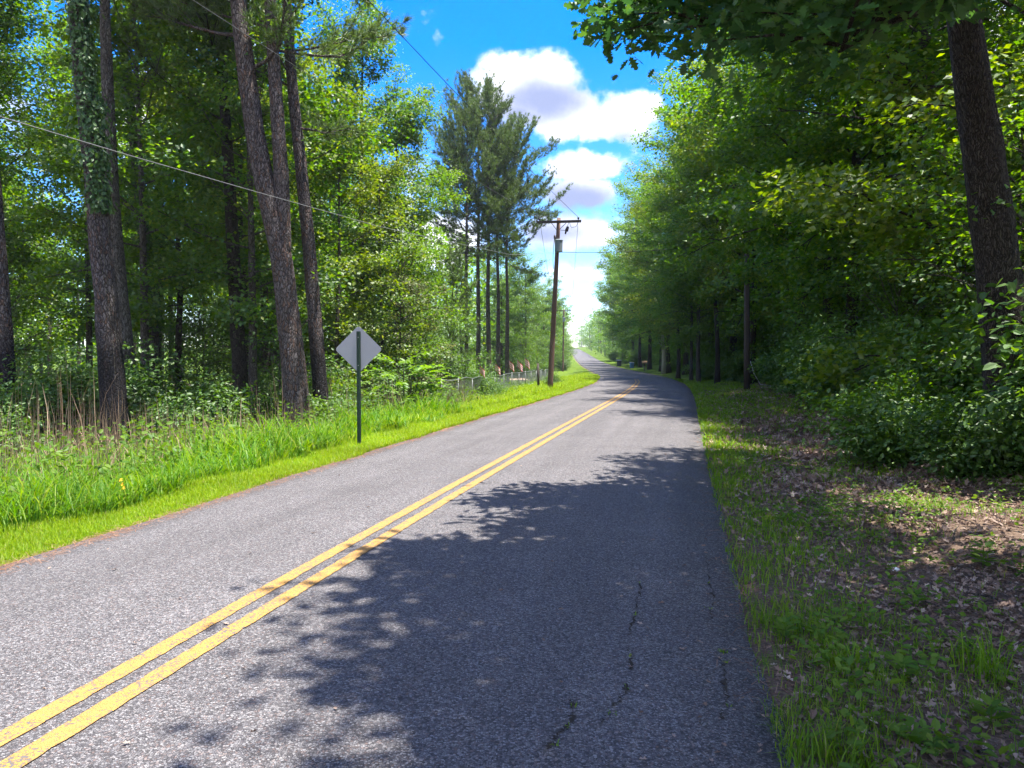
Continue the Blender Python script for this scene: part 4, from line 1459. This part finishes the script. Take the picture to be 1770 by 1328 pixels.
wire('overhead power line running from the right crossarm end towards the camera', P1[3][1], P1[3][1] + np.array([-16.0, -62.0, 0.6]), 0.55, 0.009, 'black')
wire('overhead power line from the left crossarm end passing the tall pines', P1[3][0], P1[3][0] + np.array([-19.6, -62.0, 0.6]), 0.5, 0.007, 'cable')
wire('power line from the right crossarm end running on to the far pole', P1[3][1], P2[3][1], 0.9, 0.012)
wire('power line from the left crossarm end running on to the far pole', P1[3][0], P2[3][0], 0.9, 0.012)
za = P1[1] + P1[2] * 0.805
cA = at(885, 441, 31.2); cM = at(440, 331, 13.8); cB = at(0, 202, 8.9)
pts = np.array([za, cA, at(660, 393, 19.0), cM, at(220, 268, 10.8), cB, cB + (cB - cM) * 1.4 + np.array([0, 0, 0.6])])
s = np.linspace(0, len(pts) - 1, 60)
m_ = MB(); m_.tube(np.stack([np.interp(s, np.arange(len(pts)), pts[:, a]) for a in range(3)], -1), 0.0068, 5, True)
tag(m_.build('service_cable', M['cable'], None, True), 'thick pale service cable slanting down from upper left to the near pole', 'wire')
wire('service wire leaving the near pole to the right across the road', za, at(1130, 420, 44.0) + np.array([4, 3, 0.3]), 0.15, 0.014, 'black')

# dark posts
pm = MB()
b = at(1291, 662, 38.0); gz = float(ground_z(b[0], 38.0)); tz = at(1289, 480, 38.0)
pm.tube(np.array([[0, 0, -0.2], [-0.02, 0, 2], [-0.06, 0, tz[2] - gz + 1.2]]), np.array([0.165, 0.15, 0.13]), 12, True, 0.015, np.random.default_rng(3))
r = thing('wooden_pole', 'dark bare wooden pole at the right woods edge before the curve', 'pole', (b[0], 38.0, gz))
pm.build('shaft', M['dark_wood'], r, True)
gw = MB(); gw.tube(np.array([[0.12, -0.15, 1.5], [0.25, -0.3, 0.9], [0.55, -0.4, 0.35], [1.3, -0.4, 0.25]]), 0.022, 5, True)
gw.build('cable', M['alu'], r, True)
pm = MB()
b = at(931, 660, 52.0); gz = float(ground_z(b[0], 52.0))
pm.tube(np.array([[0, 0, -0.2], [-0.02, 0, 0.8], [-0.05, 0, 1.75]]), np.array([0.09, 0.085, 0.075]), 9, True, 0.02, np.random.default_rng(3))
r = thing('wooden_post', 'short dark wooden post between the fence and the utility pole', 'post', (b[0], 52.0, gz))
pm.build('shaft', M['dark_wood'], r, True)

# ------------------------------------------------------------------ chain link fence and flags
fa, fb = np.array([-3.0, 32.0]), np.array([3.4, 70.0])
fl = np.linalg.norm(fb - fa)
fd = (fb - fa) / fl
FH = 1.12


def fpos(s, h):
    p = fa + fd * s
    return np.array([p[0], p[1], float(ground_z(p[0], p[1])) + h])


r = thing('chain_link_fence', 'grey chain link fence along the yard beyond the grass verge', 'fence', fpos(0, 0))
fo = np.array(r.location)
rail = MB()
ss = np.linspace(0, fl, 26)
rail.tube(np.array([fpos(s_, FH) for s_ in ss]) - fo, 0.024, 8)
rail.build('top_rail', M['galv'], r, True)
for s_ in np.arange(0, fl + .1, 3.0):
    p_ = MB(); p_.tube(np.array([fpos(s_, -0.2), fpos(s_, FH + 0.03)]) - fo, 0.03, 8)
    p_.build('post', M['galv'], r, True)
net = MB()
stp = 0.085
for s_ in np.arange(-FH, fl, stp):
    for sg in (1, -1):
        a_, b_ = (s_, s_ + FH)
        z0, z1 = (0.03, FH) if sg == 1 else (FH, 0.03)
        if a_ < 0:
            z0 = z0 + (z1 - z0) * (-a_) / FH; a_ = 0
        if b_ > fl:
            z1 = z0 + (z1 - z0) * (fl - a_) / (b_ - a_); b_ = fl
        if b_ - a_ < 0.02:
            continue
        net.tube(np.array([fpos(a_, z0), fpos(b_, z1)]) - fo, 0.0032, 3, False)
nt = net.build('mesh', M['galv'], r)
nt['kind'] = 'stuff'


def flag_mesh():
    nu, nv = 8, 7
    V, F_, mi = [], [], []
    for v in range(nv + 1):
        for u in range(nu + 1):
            x = 0.46 * u / nu
            z = 0.32 * v / nv
            V.append((x * 0.55, 0.05 * math.sin(3.2 * x / 0.46 * 2 + v * 0.2), 0.60 + z - 0.62 * x + 0.12 * x * x))
    for v in range(nv):
        for u in range(nu):
            i_ = v * (nu + 1) + u
            F_.append((i_, i_ + 1, i_ + nu + 2, i_ + nu + 1)); mi.append(v % 2)
    return mk('cloth', np.array(V), np.array(F_), [M['flag_red'], M['flag_white']], True, mi)


fm = flag_mesh()
sm_ = MB(); sm_.tube(np.array([[0, 0, -0.5], [0, 0, 0.95]]), 0.009, 6)
stick = sm_.mesh('stick', M['galv'])
first = None
FLAGS = [(829, 'small red and white flag on the fence, leftmost of the row'), (856, 'small red and white flag on the fence, second from left'),
         (881, 'small red and white flag on the fence, middle of the row'), (894, 'small red and white flag on the fence, fourth from left'),
         (908, 'small red and white flag on the fence nearest the utility pole')]
for px, lb in FLAGS:
    k_ = (px - 885) / 1300.0
    s_ = (k_ * fa[1] - fa[0]) / (fd[0] - k_ * fd[1])
    p = fpos(s_, FH - 0.42)
    sc = p[1] / 36.0
    if first is None:
        first = thing('flag', lb, 'flag', p, 0.2, 'little flags along the fence top')
        first.scale = (sc,) * 3
        fch = [ob('stick', stick, first), ob('cloth', fm, first)]
    else:
        dup(first, fch, p, 0.2 + 0.3 * ((px * 7) % 3 - 1), sc, lb, 'flag', 'little flags along the fence top')

# pale dirt patches: yard behind the fence and clearing in the left woods
M['dirt'] = simple_mat('pale_dirt', (0.42, 0.30, 0.23), 0.95, nscale=3, namt=0.35, bump=0.3)


def patch(name, pts, h=0.012):
    pts = np.array(pts, float)
    n_ = len(pts)
    c = pts.mean(0)
    rings = [c[None] * (1 - f) + pts * f for f in (0.34, 0.67, 1.0)]
    XY = np.concatenate([c[None]] + rings)
    V = np.column_stack([XY, ground_z(XY[:, 0], XY[:, 1]) + h])
    T = [(0, 1 + q, 1 + (q + 1) % n_) for q in range(n_)]
    Q = []
    for g in range(2):
        a_ = 1 + g * n_
        Q += [(a_ + q, a_ + n_ + q, a_ + n_ + (q + 1) % n_, a_ + (q + 1) % n_) for q in range(n_)]
    o_ = ob(name, mk(name, V, [np.array(T), np.array(Q)], M['dirt'], True))
    o_['kind'] = 'structure'
    return o_


def ell(cx_, cy_, rx, ry_, n_=40, seed=0):
    r_ = np.random.default_rng(seed)
    a = np.linspace(0, 2 * PI, n_, endpoint=False)
    k = 1 + 0.12 * np.sin(3 * a + 1) + r_.normal(0, 0.03, n_)
    return np.stack([cx_ + rx * k * np.cos(a), cy_ + ry_ * k * np.sin(a)], -1)


patch('dirt_path', ell(-34, 58, 17, 2.6, seed=1), 0.05)
patch('dirt_path', ell(1.6, 76, 2.6, 3.2, seed=2), 0.03)

# ------------------------------------------------------------------ bins and mailbox on the right, far
def wheelie_bin(label, px, Y, body, lid, sc=1.0, first=None):
    p = at(px, 640, Y)
    z = float(ground_z(p[0], Y))
    r = thing('wheeled_bin', label, 'bin', (p[0], Y, z), 0.3, 'bins beside the far road')
    r.scale = (sc,) * 3
    b = MB()
    V = np.array([[-.23, -.28, .08], [.23, -.28, .08], [.23, .25, .08], [-.23, .25, .08], [-.29, -.36, 1.0], [.29, -.36, 1.0], [.29, .34, 1.0], [-.29, .34, 1.0]])
    b.add(V, None, [(0, 3, 2, 1), (4, 5, 6, 7), (0, 1, 5, 4), (1, 2, 6, 5), (2, 3, 7, 6), (3, 0, 4, 7)])
    b.box((0, -0.37, 0.95), (0.60, 0.05, 0.06))
    b.build('body', M[body], r)
    l = MB()
    V = np.array([[-.31, -.40, 1.003], [.31, -.40, 1.003], [.31, .37, 1.003], [-.31, .37, 1.003], [-.27, -.34, 1.07], [.27, -.34, 1.07], [.27, .36, 1.12], [-.27, .36, 1.12]])
    l.add(V, None, [(0, 3, 2, 1), (4, 5, 6, 7), (0, 1, 5, 4), (1, 2, 6, 5), (2, 3, 7, 6), (3, 0, 4, 7)])
    l.build('lid', M[lid], r)
    for sx in (-1, 1):
        w_ = MB(); w_.tube(np.array([[sx * 0.25, 0.25, 0.11], [sx * 0.31, 0.25, 0.11]]), 0.11, 12)
        w_.build('wheel', M['black'], r)
    h_ = MB(); h_.tube(np.array([[-.2, .40, .97], [-.2, .47, 1.0], [.2, .47, 1.0], [.2, .40, .97]]), 0.018, 6)
    h_.build('handle', M[body], r)


wheelie_bin('blue wheeled bin beside the far road on the right', 1092, 124, 'bin_blue', 'lid_grey', 0.95)
wheelie_bin('dark wheeled bin with a pale lid, left of the blue bin', 1070, 136, 'bin_grey', 'lid_grey', 1.1)
p = at(1114, 640, 104.0); z = float(ground_z(p[0], 104.0))
r = thing('mailbox', 'tan mailbox on a dark post beside the far road on the right', 'mailbox', (p[0], 104.0, z), 0.2)
b = MB()
a = np.linspace(0, PI, 9)
prof = np.concatenate([[[-.11, 0], [.11, 0]], np.stack([0.11 * np.cos(a), 0.13 + 0.11 * np.sin(a)], -1)])
n = len(prof)
V = np.array([[x, yy, 1.05 + zz] for yy in (-0.28, 0.28) for x, zz in prof])
V = np.concatenate([V, [[0, -0.28, 1.17], [0, 0.28, 1.17]]])
V = (V - [0, 0, 1.05]) @ rotz(1.3).T * 1.25 + [0, 0, 1.05]
b.add(V, [(2 * n, (q + 1) % n, q) for q in range(n)] + [(2 * n + 1, n + q, n + (q + 1) % n) for q in range(n)], [(q, (q + 1) % n, n + (q + 1) % n, n + q) for q in range(n)])
b.build('box', M['mail'], r)
b = MB(); b.box((0, 0, 0.5), (0.11, 0.11, 1.10)); b.box((-0.15, 0.04, 0.80), (0.42, 0.06, 0.06), None)
b.build('post', M['dark_wood'], r)

# ------------------------------------------------------------------ grass and ground cover (stuff)
def patchn(P, f=1.0, ph=0.0):
    return 0.5 + 0.25 * (np.sin(P[:, 0] * 2.1 * f + 1.3 * np.sin(P[:, 1] * 1.1 * f + ph) + ph) + np.sin(P[:, 1] * 1.7 * f - P[:, 0] * 0.9 * f + 2 * ph))


def stuff(name, V, T, mat, label):
    o_ = ob(name, mk(name, V, T, M[mat]))
    o_['kind'] = 'stuff'
    o_['label'] = label
    return o_


rng = np.random.default_rng(21)


def left_pts(n, y0, y1, a, b, jit=None):
    y = y0 * (y1 / y0) ** rng.uniform(0, 1, n)
    tt = -(half_l(y) + rng.uniform(a, b, n))
    if jit is not None:
        tt = tt + jit * np.sin(y * 1.7) + jit * 0.6 * np.sin(y * 4.1 + 1)
    x = cx(y) + tt / cs(y)
    return np.stack([x, y, ground_z(x, y) - 0.01], -1), y


# short mown strip
P, y = left_pts(120000, 4.2, 75, -0.02, 1.25, 0.06)
n = len(P)
sc = np.clip(y / 9, 0.75, 4.5)
V, T = blades(P, rng.uniform(0, 6.28, n), rng.uniform(0.05, 0.13, n) * np.clip(sc, 0.9, 1.7), 0.0035 * sc, rng.uniform(0.2, 1.0, n), 2)
stuff('short_grass', V, T, 'grass', 'short bright grass strip along the left road edge')
# rough meadow grass further back and along the fence
P, y = left_pts(100000, 9.0, 80, 0.9, 6.0)
keep = (rng.uniform(size=len(P)) < np.clip((y - 9) / 10, 0.25, 1))
P, y = P[keep], y[keep]
n = len(P); sc = np.clip(y / 10, 0.9, 4.5)
V, T = blades(P, rng.uniform(0, 6.28, n), rng.uniform(0.12, 0.34, n) * np.clip(sc, 1, 1.35), 0.0042 * sc, rng.uniform(0.2, 1.0, n), 2)
stuff('meadow_grass', V, T, 'grass', 'yellow green meadow grass on the left verge')
# tall arching grass near the camera
cn = 2300
P0, y0_ = left_pts(cn, 4.6, 24, 0.85, 5.2, 0.12)
idx = np.repeat(np.arange(cn), 15)
P = P0[idx] + rng.normal(0, 0.07, (len(idx), 3)) * np.array([1, 1, 0])
n = len(P)
ch_ = (rng.uniform(0.30, 0.95, cn) * (0.55 + 0.75 * patchn(P0, 0.9, 2.0)))[idx] * np.clip(0.45 + 0.35 * (-(offs(P0[:, 0], P0[:, 1]) + half_l(P0[:, 1])))[idx], 0.45, 1.0)
V, T = blades(P, rng.uniform(0, 6.28, n), ch_ * rng.uniform(0.6, 1.15, n), 0.0065 * np.clip(y0_[idx] / 8, 0.8, 2.4), rng.uniform(0.35, 1.25, n), 4)
stuff('tall_grass', V, T, 'tall_grass', 'tall arching green grass along the left verge')
# broadleaf weeds mixed in on the left
cn = 1300
P0, y0_ = left_pts(cn, 5, 36, 1.5, 6.5)
P0 = P0[rng.uniform(size=cn) < 0.3 + 0.7 * sstep(patchn(P0, 0.7, 3.0), 0.35, 0.7)]
cn = len(P0)
V, T = cluster_leaves(rng, P0 + np.stack([np.zeros(cn), np.zeros(cn), rng.uniform(0.15, 0.85, cn)], -1), np.full(cn, 0.22), 14, 0.09, 0.9, 0.3, None, LEAF6)
stuff('broadleaf_weeds', V, T, 'weed', 'leafy weeds among the tall grass on the left')
# dry upright stalks at the woods edge
n = 4200
P, y = left_pts(n, 6.0, 32, 2.7, 8.0)
V, T = blades(P, rng.uniform(0, 6.28, n), rng.uniform(0.6, 1.2, n) * (1 + 1.0 * rng.uniform(size=n) * sstep(patchn(P, 0.6, 1.0), 0.3, 0.8)), 0.004 * np.clip(y / 8, 0.8, 2.2), np.abs(rng.normal(0.10, 0.16, n)), 3)
V2, T2 = blades(P[:3000], rng.uniform(0, 6.28, 3000), rng.uniform(0.4, 1.0, 3000), 0.006 * np.clip(y[:3000] / 8, 0.8, 2.2), rng.uniform(0.5, 1.3, 3000), 3)
stuff('dry_weeds', np.concatenate([V, V2]), np.concatenate([T, T2 + len(V)]), 'dry', 'dry brown weed stalks at the edge of the left woods')
# forest floor cover on both sides
n = 26000
y = rng.uniform(12, 60, n); tt = -rng.uniform(7.5, 34, n)
x = cx(y) + tt
P = np.stack([x, y, ground_z(x, y) + np.abs(rng.normal(0, 0.22, n))], -1)
y2 = rng.uniform(9, 75, n); tt = rng.uniform(9.5, 34, n)
x2 = cx(y2) + tt
P = np.concatenate([P, np.stack([x2, y2, ground_z(x2, y2) + np.abs(rng.normal(0, 0.22, n))], -1)])
V, T = leaf_cloud(P, np.array([0, 0, 1.0]) + rng.normal(0, 0.5, P.shape), rng.normal(size=P.shape), rng.uniform(0.08, 0.2, len(P)))
stuff('ground_cover', V, T, 'leaf_e', 'low green plants covering the woodland floor')

# pine straw at the road edges
n = 5500
y = 3.5 * (60 / 3.5) ** rng.uniform(0, 1, n)
tt = np.where(rng.uniform(size=n) < 0.8, -(half_l(y) + rng.normal(-0.10, 0.085, n)), HALF_R + rng.normal(0.02, 0.12, n))
x = cx(y) + tt / cs(y)
z = np.maximum(road_z(tt, y) + 0.004, ground_z(x, y) + 0.004)
P = np.stack([x, y, z], -1)
a = rng.uniform(0, 6.28, n)
ln = rng.uniform(0.05, 0.14, n)
d = np.stack([np.cos(a), np.sin(a), rng.uniform(0, 0.12, n)], -1)
s_ = np.stack([-np.sin(a), np.cos(a), np.zeros(n)], -1) * (0.0022 * np.clip(y / 6, 0.8, 5))[:, None]
V = np.stack([P - s_, P + s_, P + d * ln[:, None] + s_ * .5, P + d * ln[:, None] - s_ * .5], 1).reshape(-1, 3)
i = np.arange(n) * 4
stuff('pine_straw', V, np.stack([i, i + 1, i + 2, i + 3], -1), 'straw', 'brown pine straw gathered along the road edge')

# right verge: leaf litter, patchy grass, weeds
def right_pts(n, y0, y1, a, b):
    y = y0 * (y1 / y0) ** rng.uniform(0, 1, n)
    tt = HALF_R + rng.uniform(a, b, n)
    x = cx(y) + tt / cs(y)
    return np.stack([x, y, ground_z(x, y)], -1), y, tt


P, y, tt = right_pts(120000, 1.9, 40, 0.02, 8.0)
den = np.clip(0.15 + 0.7 * (tt - HALF_R) / 1.6, 0, 1) * (0.55 + 0.45 * sstep(patchn(P, 0.8, 2.0), 0.25, 0.6))
P, y = P[rng.uniform(size=len(P)) < den], y[rng.uniform(size=len(y)) < 2][:0]
y = P[:, 1]; n = len(P)
P[:, 2] += rng.uniform(0.002, 0.025, n)
N = np.array([0, 0, 1.0]) + rng.normal(0, 0.38, (n, 3))
V, T = leaf_cloud(P, N, rng.normal(size=(n, 3)), rng.uniform(0.035, 0.085, n) * np.clip(y / 7, 0.8, 2.2), LITTER)
stuff('leaf_litter', V, T, 'litter', 'brown fallen leaves covering the right verge')

P, y, tt = right_pts(200000, 1.9, 60, -0.06, 6.5)
edge = np.exp(-((tt - HALF_R - 0.25) / 0.45) ** 2)
den = np.clip(0.75 * edge + sstep(patchn(P, 1.3, 0.7), 0.52, 0.85) * (0.60 - 0.07 * (tt - HALF_R)) + 0.04, 0, 1) * (0.35 + 0.65 * sstep(patchn(P, 3.1, 3.3), 0.25, 0.6))
den = np.where(y > 22, np.maximum(den, 0.5 * (tt - HALF_R < 3.5)), den)
P = P[rng.uniform(size=len(P)) < den]
y = P[:, 1]; n = len(P)
V, T = blades(P, rng.uniform(0, 6.28, n), rng.uniform(0.04, 0.15, n) * np.clip(y / 9, 0.9, 1.5), 0.0034 * np.clip(y / 5, 0.8, 6), rng.uniform(0.3, 1.3, n), 2)
stuff('verge_grass', V, T, 'verge_grass', 'patchy thin grass on the right verge')

P0, y, tt = right_pts(4600, 2.0, 34, 0.25, 7.5)
den = 0.2 + 0.75 * sstep(patchn(P0, 1.1, 4.4), 0.45, 0.8) + 0.3 * (tt - HALF_R > 4)
P0 = P0[rng.uniform(size=len(P0)) < den]
cn = len(P0)
V, T = cluster_leaves(rng, P0 + np.stack([np.zeros(cn), np.zeros(cn), rng.uniform(0.02, 0.12, cn)], -1), np.full(cn, 0.10), 14, 0.052, 0.5, 0.1, None, LEAF6, 0.45)
stuff('verge_weeds', V, T, 'weed', 'small leafy weeds scattered over the right verge')

tw = MB()
for q in range(150):
    yq = 2.2 * (26 / 2.2) ** rng.uniform(); tq = HALF_R + rng.uniform(0.8, 6.5)
    xq = float(cx(yq)) + tq
    a_ = rng.uniform(0, 6.28); l_ = rng.uniform(0.12, 0.5)
    ps = [np.array([xq + math.cos(a_) * l_ * f + rng.normal(0, .012), yq + math.sin(a_) * l_ * f + rng.normal(0, .012), 0]) for f in (0, .35, .7, 1)]
    for p_ in ps:
        p_[2] = float(ground_z(p_[0], p_[1])) + 0.03
    tw.tube(np.array(ps), np.array([1, .8, .6, .3]) * rng.uniform(0.004, 0.009) * max(1, yq / 9), 5, False)
tw = tw.build('twigs', M['grey_bark'], None, True)
tw['kind'] = 'stuff'
tw['label'] = 'thin fallen twigs lying on the right verge'

n = 420
yl = 2.2 * (40 / 2.2) ** rng.uniform(0, 1, n)
tl_ = np.where(rng.uniform(size=n) < 0.75, HALF_R - np.abs(rng.normal(0, 0.45, n)), rng.uniform(-2.4, 3.0, n))
xl = cx(yl) + tl_ / cs(yl)
P = np.stack([xl, yl, road_z(tl_, yl) + 0.006], -1)
V, T = leaf_cloud(P, np.array([0, 0, 1.0]) + rng.normal(0, 0.2, (n, 3)), rng.normal(size=(n, 3)) * [1, 1, .1], rng.uniform(0.012, 0.05, n), LITTER)
stuff('stray_leaves', V, T, 'litter', 'dry leaf scraps scattered on the asphalt')

# dense creeping cover before the right-hand thicket
P, y, tt = right_pts(22000, 6.0, 36, 3.6, 8.0)
hgt = np.clip((tt - HALF_R - 3.6) / 4.0, 0, 1)
keep = rng.uniform(size=len(P)) < (0.15 + 0.85 * hgt) * (0.4 + 0.6 * sstep(patchn(P, 1.0, 1.0), 0.3, 0.6))
P, hgt, y = P[keep], hgt[keep], y[keep]
n = len(P)
P[:, 2] += np.abs(rng.normal(0, 0.10, n)) + hgt * rng.uniform(0, 0.5, n)
V, T = leaf_cloud(P, np.array([0, 0, 1.0]) + rng.normal(0, 0.45, P.shape), rng.normal(size=P.shape) - [0, 0, .2], rng.uniform(0.06, 0.12, n), LEAF6)
stuff('creeping_plants', V, T, 'leaf_e', 'low creeping leafy plants before the right thicket')

# weeds in the road cracks
pts = np.array([CRACK_PTS[q] for q in range(0, len(CRACK_PTS), 3)] + [tuple(ground_pt(1249, 1128)[:2])] * 4)
pp = np.repeat(pts, 5, 0) + rng.normal(0, 0.012, (len(pts) * 5, 2))
P = np.column_stack([pp, road_z(offs(pp[:, 0], pp[:, 1]), pp[:, 1])])
n = len(P)
V, T = blades(P, rng.uniform(0, 6.28, n), rng.uniform(0.008, 0.03, n), np.full(n, 0.003), rng.uniform(0.6, 1.4, n), 2)
stuff('crack_weeds', V, T, 'verge_grass', 'tiny weeds sprouting in the road cracks')


# ------------------------------------------------------------------ single plants and litter on the right verge
def rosette(label, px, py, nleaf, L, up, mat='weed', name='weed_plant', shape=LEAF6, tiers=1, hgt=0.05):
    p = ground_pt(px, py)
    z = float(ground_z(p[0], p[1]))
    r = thing(name, label, 'weed', (p[0], p[1], z))
    rg = np.random.default_rng(int(px * 7 + py))
    P, N, D_, S = [], [], [], []
    for tq in range(tiers):
        for q in range(nleaf):
            a = q * 2 * PI / nleaf + tq * 0.6 + rg.uniform(-.2, .2)
            d = np.array([math.cos(a), math.sin(a), up])
            P.append([math.cos(a) * 0.015, math.sin(a) * 0.015, hgt * (tq + 1)])
            D_.append(d); N.append([-math.cos(a) * up + rg.normal(0, .2), -math.sin(a) * up + rg.normal(0, .2), 1.0]); S.append(L * rg.uniform(0.75, 1.15) * (1 - 0.15 * tq))
    V, T = leaf_cloud(np.array(P), np.array(N), np.array(D_), np.array(S), shape)
    ob('leaves', mk('leaves', V, T, M[mat]), r)
    s = MB(); s.tube(np.array([[0, 0, -0.02], [0.005, 0, hgt * tiers]]), 0.004, 5)
    s.build('stem', M['weed'], r)


rosette('broad leafed green seedling on the leaf litter at the right', 1698, 1005, 7, 0.13, 0.3, tiers=3, hgt=0.06)
rosette('flat weed rosette with toothed leaves at the bottom of the right verge', 1588, 1290, 8, 0.13, 0.25, tiers=1, hgt=0.02, shape=OAK)
rosette('leafy weed seedling near the lower right corner', 1712, 1235, 7, 0.10, 0.35, tiers=2, hgt=0.05)
rosette('small bright weed in the middle of the litter', 1580, 1050, 7, 0.08, 0.3, tiers=2, hgt=0.04)
rosette('leafy weed at the grassy road edge in the foreground', 1355, 1110, 8, 0.075, 0.5, tiers=3, hgt=0.04)
rosette('leafy weed below the seedling in the right litter', 1560, 1165, 7, 0.09, 0.3, tiers=2, hgt=0.04)


def tuft(label, px, py, n, h, spread, wd=0.004):
    p = ground_pt(px, py)
    z = float(ground_z(p[0], p[1]))
    rg = np.random.default_rng(int(px + py))
    r = thing('grass_tuft', label, 'grass', (p[0], p[1], z))
    P = np.column_stack([rg.normal(0, spread, (n, 2)), np.full(n, -0.01)])
    V, T = blades(P, rg.uniform(0, 6.28, n), rg.uniform(0.5, 1.1, n) * h, np.full(n, wd), rg.uniform(0.2, 0.9, n), 4)
    ob('blades', mk('blades', V, T, M['verge_grass']), r)['kind'] = 'stuff'


tuft('tall thin grass tuft among the litter at the right edge', 1700, 1150, 90, 0.38, 0.09)
tuft('grass tuft at the foot of the frame beside the road edge', 1440, 1310, 110, 0.20, 0.09)
tuft('bright grass tuft at the road edge beside the sun fleck', 1345, 1080, 110, 0.16, 0.08)
tuft('grass tuft in the middle of the right verge', 1455, 1155, 80, 0.20, 0.07)
tuft('grass tuft above the white scrap of litter', 1610, 900, 80, 0.25, 0.10)


def crumple(label, name, px, py, size, mat):
    p = ground_pt(px, py)
    z = float(ground_z(p[0], p[1]))
    rg = np.random.default_rng(int(px))
    r = thing(name, label, 'litter' if mat == 'paper' else 'stone', (p[0], p[1], z))
    nu, nv = 10, 6
    V = [[0, 0, size]]
    for v in range(1, nv):
        for u in range(nu):
            a, b = 2 * PI * u / nu, PI * v / nv
            k = size * rg.uniform(0.72, 1.2)
            V.append([k * 1.3 * math.cos(a) * math.sin(b), k * math.sin(a) * math.sin(b), k * 0.75 * math.cos(b) + size * 0.35])
    V.append([0, 0, -size * 0.4])
    T = [(0, 1 + u, 1 + (u + 1) % nu) for u in range(nu)]
    Q = []
    for v in range(nv - 2):
        a_ = 1 + v * nu
        Q += [(a_ + u, a_ + nu + u, a_ + nu + (u + 1) % nu, a_ + (u + 1) % nu) for u in range(nu)]
    e_ = 1 + (nv - 2) * nu
    T += [(e_ + u, len(V) - 1, e_ + (u + 1) % nu) for u in range(nu)]
    ob('body', mk('body', np.array(V), [np.array(T), np.array(Q)], M[mat], mat == 'stone'), r)


crumple('crumpled white scrap lying in the leaf litter on the right', 'crumpled_litter', 1549, 972, 0.032, 'paper')
crumple('small pale stone in the weeds farther back on the right verge', 'stone', 1492, 813, 0.06, 'stone')
crumple('small pale stone right of the other stone on the right verge', 'stone', 1583, 822, 0.05, 'stone')

# yellow flower in the tall grass
p = at(212, 832, 8.6)
gz = float(ground_z(p[0], 8.6))
r = thing('yellow_flower', 'yellow wildflower spike in the tall grass at the left', 'flower', (p[0], 8.6, gz))
s = MB(); s.tube(np.array([[0, 0, 0], [0.02, 0, (p[2] - gz) * .5], [0, 0, p[2] - gz + 0.02]]), 0.004, 5)
s.build('stem', M['weed'], r)
rg = np.random.default_rng(2)
for q, dz in enumerate((0.02, -0.03, -0.07, -0.12)):
    P = np.repeat(np.array([[rg.uniform(-.02, .02), -0.02, p[2] - gz + dz]]), 6, 0)
    a = np.arange(6) * PI / 3
    V, T = leaf_cloud(P, np.stack([np.cos(a) * .4, np.full(6, -0.6), np.full(6, .6)], -1), np.stack([np.cos(a), np.full(6, -.2), np.sin(a)], -1), np.full(6, 0.028), LEAF6)
    ob('petals', mk('petals', V, T, M['petal']), r)
m, t = new_mat('haze_air')
t.t.nodes.clear()
pv = t.n('ShaderNodeVolumePrincipled', ins={'Color': (0.80, 0.88, 1.0, 1), 'Density': HAZE, 'Anisotropy': 0.2})
t.n('ShaderNodeOutputMaterial', ins={'Volume': pv.outputs[0]})
hz = MB()
hz.box((25, 520, 19), (1500, 1420, 46))
hz = hz.build('haze', m)
hz['kind'] = 'stuff'
hz['label'] = 'thin summer haze over the road'
print('TRIS', sum(len(m_.polygons) for m_ in bpy.data.meshes), 'objects', len(bpy.data.objects))
